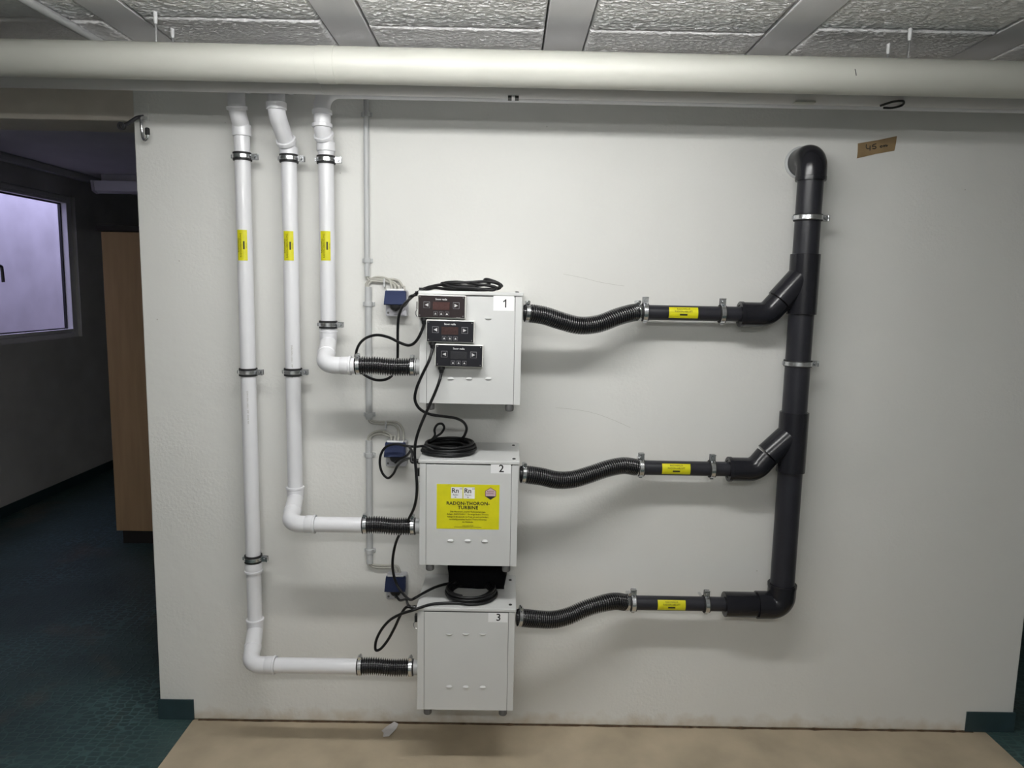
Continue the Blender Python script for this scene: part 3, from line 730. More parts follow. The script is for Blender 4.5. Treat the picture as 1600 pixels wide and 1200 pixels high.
# --- poster sticker on box 2
pa, pb = PY(682.5, 756, YF), PY(779.5, 827.5, YF)
pw, phh = pb.x - pa.x, pa.z - pb.z
post = mesh_obj('poster_sticker', bm_box((pa.x, YF - .0006, pb.z), (pb.x, YF + .0001, pa.z)), 'yellow', box2); post['label'] = 'large yellow sticker headed radon-thoron-turbine'
def pp(u, v, d=.0008): return V((pa.x + pw * u, YF - d, pa.z - phh * v))      # poster coordinates 0..1
def pbox(name, u0, v0, u1, v1, m, d=.0008):
    a, b = pp(u0, v0), pp(u1, v1); return mesh_obj(name, bm_box((a.x, YF - d, b.z), (b.x, YF - .0005, a.z)), m, post)
pbox('element_tile', .228, .065, .41, .315, 'white'); pbox('element_tile', .425, .065, .605, .315, 'white')
for u, sup, nm in ((.295, '222', 'Radon'), (.495, '220', 'Thoron')):
    face_text('lettering', 'Rn', .0215, pp(u, .145, .0010), post, bold=.0003)
    face_text('lettering', sup, .0055, pp(u + .09, .095, .0010), post)
    face_text('lettering', nm, .0065, pp(u + .005, .235, .0010), post)
    face_text('lettering', '86', .0055, pp(u + .005, .287, .0010), post)
hx, hw = .858, .088
hexa = [(hx, .06), (hx + hw, .135), (hx + hw, .255), (hx, .335), (hx - hw, .255), (hx - hw, .135)]
mesh_obj('house_emblem', bm_prism([pp(u, v, .0008) for u, v in hexa], (0, .0003, 0)), 'maroon', post)
ins = [(hx + (u - hx) * .90, .197 + (v - .197) * .91) for u, v in hexa]
mesh_obj('house_emblem', bm_prism([pp(u, v, .0010) for u, v in ins], (0, .0002, 0)), 'pink', post)
mesh_obj('house_emblem', bm_prism([pp(hx - hw * .95, .252, .0012), pp(hx + hw * .95, .252, .0012), pp(hx, .328, .0012)], (0, .0002, 0)), 'ink', post)
face_text('lettering', 'RADON', .0062, pp(hx, .150, .0012), post, 'maroon'); face_text('lettering', 'RADONRILL', .0062, pp(hx, .195, .0012), post, 'maroon', stretch=.78)
face_text('lettering', 'RADON-THORON-', .0150, pp(.50, .425, .0010), post, bold=.0004, spacing=1.08)
face_text('lettering', 'TURBINE', .0150, pp(.50, .520, .0010), post, bold=.0004, spacing=1.08)
for i, ln in enumerate(['Das Herzst\u00fcck unserer Radonsanierungs-', 'Anlage \u201eRADONRILL\u201c. Sie saugt Radon-Thoron-', 'haltige Erdbodenluft ins Freie ab und verhindert', 'nachhaltig erh\u00f6hte Radon-/Thoron-Eintritte', 'ins Geb\u00e4ude.']):
    face_text('lettering', ln, .0072, pp(.50, .610 + .0575 * i, .0010), post, stretch=.93)
face_text('lettering', 'www.radonrill.ch', .0050, pp(.50, .925, .0010), post); pbox('rule', .28, .953, .72, .960, 'ink', .0009)

# ================================================================== CONTROLLERS on box 1
def tri(c, s, d, right=True, upw=False):
    x, z = c
    if upw: return [(x - s, 0, z - s * .8), (x + s, 0, z - s * .8), (x, 0, z + s)]
    k = 1 if right else -1
    return [(x - k * s, 0, z - s), (x + k * s, 0, z), (x - k * s, 0, z + s)]
def controller(px0, py0, px1, py1, facem, dispm, label, tilt):
    y0, y1 = YF - .0335, YF - .0006
    a, b = PY(px0, py0, y0), PY(px1, py1, y0); cx, cz = (a.x + b.x) / 2, (a.z + b.z) / 2; w, h = b.x - a.x, a.z - b.z
    t = thing('controller', label, 'controller', (cx, y1, cz - h / 2), 'black-faced controllers')
    R = Matrix.Translation(V((cx, 0, cz))) @ Matrix.Rotation(tilt, 4, 'Y')
    def part(name, bm, m, par=t, sm=False): return mesh_obj(name, xform(bm, R), m, par, smooth=sm)
    part('casing', bm_box((-w / 2, y0 + .002, -h / 2), (w / 2, y1, h / 2), .003), 'casing')
    fw_, fh = w / 2 - .0028, h / 2 - .0022
    f = part('face_plate', bm_box((-fw_, y0, -fh), (fw_, y0 + .003, fh - .0006), .0012), facem)
    part('display', bm_box((-.0265, y0 - .0005, -.0105), (.0245, y0 + .001, .0135), .0004, seg=1), dispm, f)
    def button(x, z, s, kind):
        bt = part('button', bm_box((x - s, y0 - .0006, z - s), (x + s, y0 + .001, z + s), .0005, seg=1), 'iconframe', f)
        part('button', bm_box((x - s * .84, y0 - .0010, z - s * .84), (x + s * .84, y0 - .0004, z + s * .84)), facem, f)
        poly = tri((x, z), s * .52, 0, right=kind == 'r', upw=kind == 'u')
        part('arrow_mark', bm_prism([(p[0], y0 - .0013, p[2]) for p in poly], (0, .0004, 0)), 'icon', f)
    button(-.0445, .004, .0098, 'l'); button(.0440, .004, .0098, 'r')
    for i in (-1, 0, 1): button(-.0005 + i * .0172, -.0215, .0062, 'u')
    for sx in (-1, 1):
        for sz in (-1, 1):
            part('screw', bm_lathe((sx * (fw_ - .005), y0 + .0004, sz * (fh - .005)), (0, -1, 0), [(0, .0022), (.0006, .0022), (.001, .0015)], 8), 'foot', f)
    me = text_mesh('Sauer radia', .0078, bold=.0002); me.transform(R @ Matrix.Translation(V((-.001, y0 - .0003, .0215))) @ Matrix.Rotation(pi / 2, 4, 'X')); mesh_obj('lettering', me, 'icon', f)
    if facem == 'face1':
        me = text_mesh('\u2014 radonrill', .004); me.transform(R @ Matrix.Translation(V((.048, y0 - .0003, -.0315))) @ Matrix.Rotation(pi / 2, 4, 'X')); mesh_obj('lettering', me, 'icon', f)
    g = part('cable_gland', bm_lathe((-w / 2 + .0195, (y0 + y1) / 2 - .003, -h / 2 + .001), (0, 0, -1), [(0, .0105), (.010, .0105), (.011, .0085), (.021, .0065), (.0215, .005)], 14), 'blackplastic', t, True)
    return t, R @ V((-w / 2 + .0195, (y0 + y1) / 2 - .003, -h / 2 - .018))
ct1, g1 = controller(652, 460, 727.5, 498, 'face1', 'display1', 'controller with a brown-black face, topmost of the three on box 1', radians(.6))
ct2, g2 = controller(665.5, 499.5, 741, 536, 'face2', 'display2', 'black-faced controller between the two others on box 1', radians(.5))
ct3, g3 = controller(679.5, 537.5, 754.5, 574.5, 'face2', 'display3', 'black-faced controller with an unlit grey display, lowest on box 1', radians(.6))

# ================================================================== FLEXIBLE HOSES
def hose_clamp(c, d, r, parent, screw_up=V((0, 0, 1))):
    c = V(c); d = V(d).normalized()
    hc = mesh_obj('hose_clamp', bm_lathe(c, d, ring_prof(.012, r, r + .0022), 28, True), 'steel', parent, smooth=True)
    u = (screw_up - d * screw_up.dot(d)).normalized(); w = d.cross(u)
    m = Matrix((d, w, u)).transposed().to_4x4(); m.translation = c + u * (r + .006)
    bm = xform(bm_box((-.0065, -.009, -.005), (.0065, .009, .005), .002), m)
    merge(bm, bm_lathe(c + u * (r + .007) - w * .014, w, [(0, .004), (.005, .004), (.006, .0055), (.028, .0055)], 8))
    mesh_obj('worm_screw', bm, 'steel', hc, smooth=True)
def hose(label, group, path, r0=.0260, amp=.0036, pitch=.0074):
    p = resample(path, pitch / 6)
    t = thing('flexible_hose', label, 'hose', (p[len(p) // 2].x, p[len(p) // 2].y, min(q.z for q in p) - r0), group)
    L = 0; rad = []
    for i, q in enumerate(p):
        if i: L += (q - p[i - 1]).length
        rad.append(r0 + amp * (2 * abs(sin(pi * L / pitch)) ** 3 - 1))
    mesh_obj('corrugated_tube', bm_tube(p, rad, 26), 'hose', t, smooth=False)
    for o in t.children: o.data.polygons.foreach_set('use_smooth', [True] * len(o.data.polygons))
    n = len(p); k = max(2, int(.013 / (pitch / 6)))
    hose_clamp(p[k], p[k + 3] - p[k - 1], r0 + .001, t); hose_clamp(p[n - 1 - k], p[n - k] - p[n - 5 - k], r0 + .001, t)
    return t
def inlet(ph, xs, xb, label, sag=0.0):
    a = V((xs - .012, YB, ph.z)); b = V((xb - .012, YB, ph.z))
    hose(label, 'short inlet hoses', smooth([a, a.lerp(b, .3) + V((0, 0, sag)), a.lerp(b, .6) + V((0, 0, -sag)), b], 12))
for ph, xs, xb, box_t, w in ((ph3, 560, b1x0, box1, 'short black ribbed hose between the shortest white pipe and the uppermost box'), (ph2, 571, b2x0, box2, 'short black ribbed hose between the middle white pipe and the poster box'), (ph1, 563, b3x0, box3, 'short black ribbed hose near the floor, between the leftmost white pipe and the lowest box')):
    inlet(ph, PY(xs, 571 if box_t is box1 else 819 if box_t is box2 else 1038, YB).x, xb, w, .002)
    mesh_obj('inlet_stub', bm_tube([(xb - .022, YB, ph.z), (xb + .004, YB, ph.z)], RW - .001, 24), 'conduit', box_t, smooth=True)

# ================================================================== DARK EXHAUST MANIFOLD
YD = -0.092
RV, RVS = 0.0405, 0.0475            # riser and its sockets
RB = 0.025
pT, pBt = PY(1268, 285, YD), PY(1222, 895, YD); XV = (pT.x + pBt.x) / 2
man = thing('exhaust_manifold', 'dark grey plastic exhaust pipe with three branches, from wall hole at upper right', 'pipe', (XV, YD, PY(1222, 960, YD).z))
def zpx(x, y): return PY(x, y, YD).z
# top elbow into the wall
zt = PY(1268, 247, YD).z
el = mesh_obj('elbow', bm_tube(fillet([(XV, YD, zpx(1266, 283)), (XV, YD, zt), (XV, -0.001, zt)], .046, 12), RVS, 36), 'darkfit', man, smooth=True)
mesh_obj('socket_lip', bm_lathe((XV, YD, zpx(1266, 279)), (0, 0, 1), ring_prof(.012, RV, RVS + .001), 32, True), 'darkfit', el, smooth=True)
mesh_obj('wall_collar', bm_lathe((XV, 0.001, zt), (0, -1, 0), [(0, RVS + .007), (.006, RVS + .007), (.008, RVS + .003), (.009, RVS)], 36), 'conduit', man, smooth=True)
# straight riser pieces
for ya, yb in ((276, 400), (486, 646), (732, 920)):
    mesh_obj('pipe', bm_tube([(XV, YD, zpx(1245, ya)), (XV, YD, zpx(1245, yb))], RV, 36), 'greypvc', man, smooth=True)
def wye(y_top, y_bot, y_join, elbow_px, pipe_y, x_hose, x_sleeve):
    zt_, zb_ = zpx(1245, y_top), zpx(1245, y_bot)
    w = mesh_obj('wye_fitting', bm_lathe((XV, YD, zb_), (0, 0, 1), [(0, RVS - .001), (.001, RVS), (zt_ - zb_ - .001, RVS), (zt_ - zb_, RVS - .001)], 36), 'darkfit', man, smooth=True)
    pe = PY(*elbow_px, YD); zj = zpx(1245, y_join)
    d = V((pe.x - XV, 0, pe.z - zj)); top = V((XV, YD, zj)); pe = V((pe.x, YD, pe.z)); du = d.normalized()
    mid = top.lerp(pe, .66)
    mesh_obj('branch', bm_tube([top, mid], .0440, 36), 'darkfit', w, smooth=True)
    zh = PY(x_sleeve, pipe_y, YD).z
    # 45 degree elbow from the branch to the horizontal pipe
    pb = V((pe.x, YD, zh)); xsl = PY(x_sleeve, pipe_y, YD).x
    e = mesh_obj('elbow', bm_tube(fillet([mid - du * .004 * -1, pb, (xsl, YD, zh)], .055, 12), .0405, 36), 'darkfit', man, smooth=True)
    mesh_obj('socket_lip', bm_lathe((xsl + .004, YD, zh), (1, 0, 0), ring_prof(.012, RB + .006, .0425), 32, True), 'darkfit', e, smooth=True)
    xh = PY(x_hose, pipe_y, YD).x
    mesh_obj('pipe', bm_tube([(xsl + .012, YD, zh), (xh, YD, zh)], RB, 32), 'greypvc', man, smooth=True)
    mesh_obj('reducer', bm_lathe((xsl + .006, YD, zh), (1, 0, 0), [(0, .0345), (.004, .0345), (.006, .030)], 32), 'darkfit', e, smooth=True)
    return zh, xh
zh1, xh1 = wye(397, 491, 428, (1198, 492), 491, 1000, 1156)
zh2, xh2 = wye(644, 737, 676, (1180, 729), 733, 1000, 1138)
# bottom elbow and reducing socket
zh3 = PY(1190, 945, YD).z
bm = bm_tube(fillet([(XV, YD, zpx(1222, 912)), (XV, YD, zh3), (PY(1182, 945, YD).x, YD, zh3)], .052, 12), RVS, 36)
el = mesh_obj('elbow', bm, 'darkfit', man, smooth=True)
mesh_obj('socket_lip', bm_lathe((XV, YD, zpx(1222, 914)), (0, 0, 1), ring_prof(.012, RV, RVS + .0015), 32, True), 'darkfit', el, smooth=True)
xa, xb = PY(1131, 945, YD).x, PY(1179, 945, YD).x
rd = mesh_obj('reducing_socket', bm_lathe((xa, YD, zh3), (1, 0, 0), [(0, .034), (.0005, .042), (.002, .0435), (xb - xa - .002, .0435), (xb - xa, .0425), (xb - xa + .006, .042)], 36), 'darkfit', man, smooth=True)
xh3 = PY(982, 940, YD).x
mesh_obj('pipe', bm_tube([(xa + .01, YD, zh3), (xh3, YD, zh3)], RB, 32), 'greypvc', man, smooth=True)
# stickers on the three branches
for zh, x0, x1, yy in ((zh1, 1045.5, 1091, 491), (zh2, 1035, 1079, 733), (zh3, 1028, 1071.5, 945)):
    a, b = PY(x0, yy, YD - RB).x, PY(x1, yy, YD - RB).x; c = ((a + b) / 2, YD, zh); hl = (b - a) / 2
    st = mesh_obj('sticker', bm_patch(c, (1, 0, 0), (0, 0, 1), RB + .0003, -hl, hl, -.017, .0215), 'yellow', man, smooth=True); st['label'] = 'yellow sticker with black lettering'
    K = dict(parent=st, c=c, axis=(1, 0, 0), side=(0, 0, 1), r=RB + .0008)
    bend_text('lettering', 'RADONRILL\u00ae', .0078, material='oliveink', dv=.0145, stretch=.9, **K)
    bend_text('lettering', 'RADON-ABLUFT', .0088, material='oliveink', dv=.0055, stretch=.9, **K)
    mesh_obj('arrow_bar', bm_patch(c, (1, 0, 0), (0, 0, 1), RB + .0008, -.0125, .0125, -.0075, -.0020, .0003), 'ink', st)
# clamps
G = 'steel clamps on the dark pipes'
for yy, w in ((340.5, 'steel clamp on the dark riser just below its top elbow'), (568, 'steel clamp on the dark riser between its two upper branches')):
    clamp((XV, YD, zpx(1262, yy)), (0, 0, 1), RV, (1, 0, 0), w, G, wide=.014)
for zh, yy, xs, n in ((zh1, 491, (1007.5, 1128), 'top'), (zh2, 733, (1001, 1112), 'middle'), (zh3, 945, (989, 1103), 'bottom')):
    for k, x in enumerate(xs):
        clamp((PY(x, yy, YD).x, YD, zh), (1, 0, 0), RB, (0, 0, 1), 'steel clamp on the %s dark branch, %s' % (n, ('beside the ribbed hose', 'right of the yellow sticker')[k]), G, wide=.014)
# long outlet hoses
YO = -0.225
def outlet(box_x1, py, mids, xh, zh, label):
    a = V((box_x1 + .001, YO, PY(820, py, YO).z)); b = V((xh + .004, YD, zh)); n = len(mids)
    pts = [a, a + V((.012, 0, 0))]
    for i, (x, y) in enumerate(mids):
        f = (i + 1) / (n + 1); Y = YO + (YD - YO) * f; pts.append(PY(x, y, Y))
    pts += [b - V((.012, 0, 0)), b]
    hose(label, 'long outlet hoses', smooth(pts, 10))
outlet(b1x1, 489, [(850, 493), (875, 501), (905, 508.5), (935, 506), (965, 495), (985, 489.5)], xh1, zh1, 'long sagging black ribbed hose from the uppermost box to the top dark branch')
outlet(b2x1, 741, [(845, 744.5), (870, 750), (895, 749), (920, 742), (950, 732), (975, 727.5)], xh2, zh2, 'long sagging black ribbed hose from the poster box to the middle dark branch')
outlet(b3x1, 965, [(835, 967), (865, 968), (890, 962), (915, 951), (945, 942), (962, 939.5)], xh3, zh3, 'long sagging black ribbed hose from the lowest box to the bottom dark branch')

# ================================================================== CONDUITS, GREY CABLES, SOCKETS
YC = -0.014
def conduit(label, xp, ya, yb, r, saddles):
    X = sum(PY(x, (ya + yb) / 2, YC).x for x in xp) / len(xp)
    za, zb = PY(xp[0], ya, YC).z, PY(xp[-1], yb, YC).z
    t = thing('conduit', label, 'conduit', (X, YC, zb), 'grey conduits')
    mesh_obj('tube', bm_tube([(X, YC, za), (X, YC, zb)], r, 18), 'conduit', t, smooth=True)
    for sy in saddles:
        z = PY(xp[0], sy, YC).z
        bm = bm_lathe((X, YC, z), (0, 0, 1), ring_prof(.016, r, r + .003), 18, True)
        sd = mesh_obj('saddle_clip', bm, 'conduit', t, smooth=True)
        bm = bm_box((X - r - .009, -.006, z - .007), (X + r + .009, -.0005, z + .007), .001); mesh_obj('saddle_foot', bm, 'conduit', sd)
    return t, X, za, zb
_, XC, _, ca = conduit('thin upper grey conduit running up to the ceiling pipes', (571, 574.5), 150, 432, .0088, (178, 407))
_, XCb, cb, cc = conduit('grey conduit beside box 1, between the two upper sockets', (575, 577), 448, 655, .0112, (475, 648))
_, XCc, cd, ce = conduit('lower grey conduit beside box 2, between the two lower sockets', (577, 577), 688, 880, .0112, (711, 861))
def socket(px, py, label, dusk=False):
    """px,py = pixel at the middle of the top edge of the socket front"""
    y0 = -.046
    c = PY(px, py, y0); w, h = .072, .088; X, zt = c.x, c.z
    t = thing('wall_socket', label, 'socket', (X, 0, zt - h), 'surface sockets with blue flaps')
    mesh_obj('body', bm_box((X - w / 2, y0, zt - h), (X + w / 2, -.0005, zt), .005), 'socket', t)
    mesh_obj('outlet_ring', bm_lathe((X, y0 + .001, zt - .05), (0, -1, 0), [(0, .030), (.006, .030), (.007, .027)], 24), 'socket', t, smooth=True)
    # flap: hinged at the top, standing out over the plug
    fl = bm_prism([(X - w / 2 + .001, y0 + .004, zt - .001), (X - w / 2 + .001, y0 - .012, zt - .003), (X - w / 2 - .001, y0 - .030, zt - .046), (X - w / 2 - .001, y0 - .026, zt - .049), (X - w / 2 + .001, y0 - .009, zt - .007), (X - w / 2 + .001, y0 + .004, zt - .005)], (w - .004, 0, 0))
    for s in (-1, 1):
        xx = X + s * (w / 2 - .004) - (.0 if s > 0 else .003)
        bm_prism([(xx, y0, zt - .004), (xx, y0 - .010, zt - .005), (xx, y0 - .027, zt - .047), (xx, y0, zt - .040)], (.003, 0, 0), bm=fl)
    mesh_obj('flap', fl, 'blue', t)
    mesh_obj('hinge', bm_tube([(X - w / 2 + .006, y0 - .002, zt + .001), (X + w / 2 - .010, y0 - .002, zt + .001)], .004, 10), 'white', t, smooth=True)
    mesh_obj('screw', bm_lathe((X - w / 2 + .009, y0 + .0005, zt - h + .012), (0, -1, 0), [(0, .004), (.0015, .004)], 10), 'foot', t)
    # plug
    return t, V((X, y0, zt))
s1, S1 = socket(619, 453.5, 'socket with a blue flap, left of box 1, uppermost of three')
s2, S2 = socket(618.5, 690.5, 'socket with a blue flap, left of box 2, middle of three')
s3, S3 = socket(619, 900, 'socket with a dark blue flap, left of box 3, lowest of three')
def cable(name, label, pts, r=.0045, m='cable', seg=10, n=8, group=None, cat='cable'):
    return tag(mesh_obj(name, bm_tube(smooth(pts, n), r, seg), m, smooth=True), label, cat, group)
def grey_run(S, X, z_top, z_bot, label_d, label_u):
    yb = -.012; g = 'grey cables feeding the sockets'
    for k, dx in enumerate((.012, .020)):
        pts = [V((X + .004 * k - .002, yb, z_top + .004)), V((X + .004 + .004 * k, yb, z_top - .010 + .005 * k)), V((X + .035, yb, z_top - .016 + .007 * k)), V((S.x - .012 + .012 * k, yb, z_top - .018 + .007 * k)), V((S.x + .004 + .016 * k, yb - .004, z_top - .035)), V((S.x + .006 + .018 * k, yb - .012, S.z + .012)), V((S.x + .006 + .018 * k, yb - .016, S.z - .004))]
        cable('grey_cable', (label_d % ('lower', 'upper')[k]), pts, .0042, 'greycable', 8, group=g)
    if z_bot is not None:
        for k in range(2):
            pts = [V((X - .004 + .007 * k, yb, z_bot - .006)), V((X - .002 + .006 * k, yb, z_bot + .012 - .004 * k)), V((X + .020, yb, z_bot + .030 - .009 * k)), V((X + .045, yb, z_bot + .033 - .010 * k)), V((S.x - .028 + .006 * k, yb - .003, z_bot + .024 - .010 * k)), V((S.x - .020 + .012 * k, yb - .010, S.z + .014)), V((S.x - .018 + .012 * k, yb - .016, S.z - .004))]
            cable('grey_cable', (label_u % ('outer', 'inner')[k]), pts, .0042, 'greycable', 8, group=g)
    b = V((X + .058, 0, z_top - .022))
    bm = bm_box((b.x - .003, -.018, b.z - .014), (b.x + .003, -.0005, b.z + .016), .001)
    tag(mesh_obj('cable_clip', bm, 'conduit'), 'small white clip holding the grey cables above the %s socket' % ('upper' if S is S1 else 'middle'), 'clip', 'cable clips')
grey_run(S1, XC, ca, cb, '%s grey cable arching from the upper conduit into the uppermost socket', '%s grey cable arching from the conduit beside box 1 up into the uppermost socket')
grey_run(S2, XCb, cc - .0, cd, '%s grey cable arching from the conduit beside box 1 into the middle socket', '%s grey cable arching from the lower conduit up into the middle socket')
for k in range(2):
    pts = [V((XCc - .003 + .006 * k, -.012, ce + .005)), V((XCc + .001 + .006 * k, -.012, ce - .006 + .003 * k)), V((XCc + .020, -.012, ce - .016 + .009 * k)), V((XCc + .05, -.012, ce - .017 + .009 * k)), V((S3.x - .012 + .01 * k, -.013, ce - .018 + .009 * k)), V((S3.x - .004 + .012 * k, -.016, S3.z + .004)), V((S3.x - .004 + .012 * k, -.018, S3.z - .006))]
    cable('grey_cable', '%s grey cable running from the lower conduit into the lowest socket' % ('lower', 'upper')[k], pts, .0042, 'greycable', 8, group='grey cables feeding the sockets')

# ================================================================== BLACK CABLES
def C_(seq): return [PY(x, y, Y) for x, y, Y in seq]
CR = .0046
# controller 1: down, round behind the inlet hose, up to the bundle on box 1
cable('controller_cable', 'black cable looping from the topmost controller round the short hose of box 1', [g1 + V((0, 0, .012)), g1] + C_([(659, 517, -.30), (651, 532, -.29), (640, 539.5, -.26), (626, 536, -.23), (607, 527, -.20), (588, 523.5, -.18), (569, 530, -.15), (558, 545, -.11), (556, 563, -.095), (562, 578, -.10),
    (573, 588, -.12), (590, 594, -.14), (605, 592, -.14), (616, 582, -.11), (620.5, 566, -.095), (621.5, 545, -.12), (621.5, 515, -.13), (623, 495, -.14), (629, 479, -.17), (640, 467.5, -.22), (650, 459, -.262), (662, 451.5, -.262), (676, 447, -.235), (690, 445, -.20), (700, 447, -.17)]), CR, n=6)
# plug cord of box 1
def plug(S, label):
    X, y0, zt = S.x, S.y, S.z
    bm = bm_lathe((X, y0 - .006, zt - .05), (0, -1, 0), [(0, .019), (.012, .019), (.018, .015), (.020, .009)], 16)
    return bm
def cord(label, S, pts, box):
    t = thing('power_cord', label, 'power cord', (S.x, S.y - .006, S.z - .06), 'black power cords')
    mesh_obj('plug', plug(S, ''), 'blackplastic', t, smooth=True)
    mesh_obj('cord', bm_tube(smooth([V((S.x, S.y - .018, S.z - .056)), V((S.x + .002, S.y - .026, S.z - .066))] + pts, 8), .0042, 10), 'cable', t, smooth=True)
    return t
def gland(x0, z1): return V((x0 - .012, YF + .02, z1 - .009))
def inside(x0, z1): return V((x0 - .002, YF + .02, z1 - .0115))
cord('black power cord plugged into the uppermost blue-flap socket', S1, C_([(622, 482, -.078), (631, 478.5, -.10), (639, 468, -.18)]) + [gland(b1x0, b1z1) + V((-.012, 0, -.008)), inside(b1x0, b1z1)], box1)
cord('black power cord plugged into the middle blue-flap socket', S2, C_([(622, 718, -.078), (634, 713, -.10), (642, 703, -.16), (640, 699, -.2), (644, 707, -.24)]) + [gland(b2x0, b2z1) + V((-.012, 0, -.004)), inside(b2x0, b2z1)], box2)
cord('black power cord plugged into the lowest blue-flap socket', S3, C_([(618.5, 931, -.078), (624, 937.5, -.10), (634, 937, -.15)]) + [gland(b3x0, b3z1) + V((-.012, 0, .004)), inside(b3x0, b3z1)], box3)
# controller 2: down to the coil on box 2
def coil(c, rx, ry, fac, lay, phase=0.0, n=26, seed=1):
    """one turn per entry of fac (radius factor) and lay (layer)"""
    out = []; rnd = random.Random(seed); T = len(fac); ph = [rnd.uniform(0, 6.3) for _ in range(T + 1)]
    for i in range((T - 1) * n + 1):
        k = i / n; q = int(k); f = k - q; a = phase + 2 * pi * k
        w = f * f * (3 - 2 * f); q2 = min(q + 1, T - 1)
        r = fac[q] * (1 - w) + fac[q2] * w; z = lay[q] * (1 - w) + lay[q2] * w
        r *= 1 + .025 * sin(2 * a + ph[q])
        out.append(V((c.x + rx * r * cos(a), c.y + ry * r * sin(a), c.z + z * .0086 + .0012 * (1 + sin(a * 1.5 + ph[q])))))
    return out
c2 = V((PY(702, 700, -.17).x, -.170, b2z1 + CR + .001))
co2 = coil(c2, .090, .092, [1, .88, .76, .97, .84, .93, .72, .88, .80], [0, 0, 0, 1, 1, 2, 1.4, 3, 2.5], phase=radians(60), seed=4)
cable('controller_cable', 'black cable hanging from the middle controller into the coil on box 2', [g2 + V((0, 0, .012)), g2] + C_([(671, 562, -.315), (660, 585, -.31), (650.5, 608, -.305), (648.5, 625, -.30), (655, 638, -.295), (671, 647, -.28), (692, 650.5, -.26), (712, 653.5, -.23), (724, 659.5, -.20), (729, 669, -.17), (726, 680, -.14)]) + co2[::-1], CR, n=5)
cable('controller_cable', 'black cable hanging from the lowest controller down past box 2 to box 3', [g3 + V((0, 0, .012)), g3] + C_([(687, 594, -.315), (680, 613, -.315), (667, 642, -.315), (656, 668, -.315), (649.5, 690, -.310), (648, 710, -.305), (650, 735, -.305), (651.5, 765, -.305), (648, 790, -.285), (638, 812, -.245), (627, 830, -.21), (618, 850, -.16), (613.5, 875, -.14), (614.5, 895, -.13), (620, 913, -.13), (630, 928, -.15), (641, 937, -.20)]) + C_([(649, 934, -.235), (662, 926.5, -.20), (680, 917.5, -.165), (697, 912.5, -.135), (712, 911, -.128)]), CR, n=6)
# side loops at box 2 and the coil's small eye
cable('cable_loop', 'black cable looping out left over the socket beside box 2', [V((c2.x - .03, c2.y - .07, c2.z + .010))] + C_([(664, 697.5, -.23), (650, 698, -.20), (636, 697, -.15), (618, 694, -.105), (604, 697.5, -.10), (596, 708, -.10), (593.5, 724, -.10), (598, 740, -.10), (606, 747, -.10), (614, 741, -.11), (621, 728, -.14), (631, 719.5, -.19), (643, 716.5, -.245)]) + [V((b2x0 - .009, YF + .02, b2z1 - .013)), V((b2x0 + .0, YF + .02, b2z1 - .013))], .0042, n=7)
cable('cable_loop', 'small black eye of cable standing up from the coil on box 2', C_([(674, 688, -.14), (679.5, 680, -.14), (679, 671, -.14), (684, 663, -.14), (691, 662.5, -.14), (694, 668, -.14), (690, 676, -.14), (682, 682, -.14), (672, 690, -.14)]), .0040, n=7)
# coil on box 3
c3 = V((PY(735, 930, -.175).x, -.172, b3z1 + CR + .001))
co3 = coil(c3, .090, .093, [1, .89, .78, .67, .95, .84, .73, .9, .80], [0, 0, 0, 0, 1, 1, 1, 2, 2], phase=radians(250), seed=9)
cable('cable_coil', 'black cable coiled on top of box 3 with a loop hanging to the left', [V((b3x0 + .0, YF + .02, b3z1 - .016)), V((b3x0 - .010, YF + .02, b3z1 - .014))] + C_([(637, 948, -.26), (627, 959, -.24), (616, 982, -.22), (604, 1003, -.21), (593, 1015, -.21), (587.5, 1016, -.21), (587, 1004, -.215), (594, 987, -.225), (608, 970, -.245), (625, 960, -.27), (645, 953.5, -.295)]) + [V((b3x0 + .045, YF + .012, b3z1 + .0055)), V((b3x0 + .085, YF + .022, b3z1 + .0055))] + co3, CR, n=5)
# bundle on box 1
zb = b1z1 + CR
def strand(seq): return [V((PY(x, y, Y).x, Y, max(zb, PY(x, y, Y).z))) for x, y, Y in seq]
seqA = [(655, 458, -.262), (668, 452, -.25), (680, 450, -.22), (700, 452, -.19), (730, 453, -.16), (765, 453, -.15), (781, 450, -.16), (779, 444, -.18), (760, 440, -.19), (735, 441, -.20), (710, 442, -.20), (690, 443, -.18), (700, 449, -.14), (735, 451, -.12), (770, 451, -.12), (784, 447, -.14), (776, 441, -.16),
        (762, 436.5, -.16), (757, 437.5, -.14), (765, 443, -.12), (750, 446, -.10), (720, 446, -.10), (695, 442, -.13), (715, 440.5, -.16), (745, 444, -.21), (775, 449, -.21), (772, 453, -.22), (740, 450, -.23), (705, 448, -.22), (692, 444, -.20)]
cable('cable_bundle', 'black cable bundled lengthwise on top of box 1', strand(seqA), CR, n=7)

# ================================================================== BLACK POUCH between box 2 and box 3
za = b3z1 + .0005; zt_ = b2z0 - .004
xa, xb = PY(703, 905, -.11).x, PY(789, 905, -.11).x
own = bmesh.new(); nx, nz, ny = 14, 6, 5
bm = bm_box((xa, -.125, za), (xb, -.012, zt_), 0)
bmesh.ops.subdivide_edges(bm, edges=bm.edges[:], cuts=9, use_grid_fill=True)
for v in bm.verts:
    f = (v.co.z - za) / (zt_ - za); nn = noise.noise_vector(v.co * 22) * .006
    v.co.x += nn.x + (.004 if v.co.x > (xa + xb) / 2 else -.004) * sin(pi * f); v.co.y += nn.y
    if 0.05 < f < .95: v.co.z += nn.z
own.free()
tag(mesh_obj('black_pouch', bm, 'fabric', smooth=True), 'soft black cloth bundle squeezed between box 2 and box 3', 'pouch')

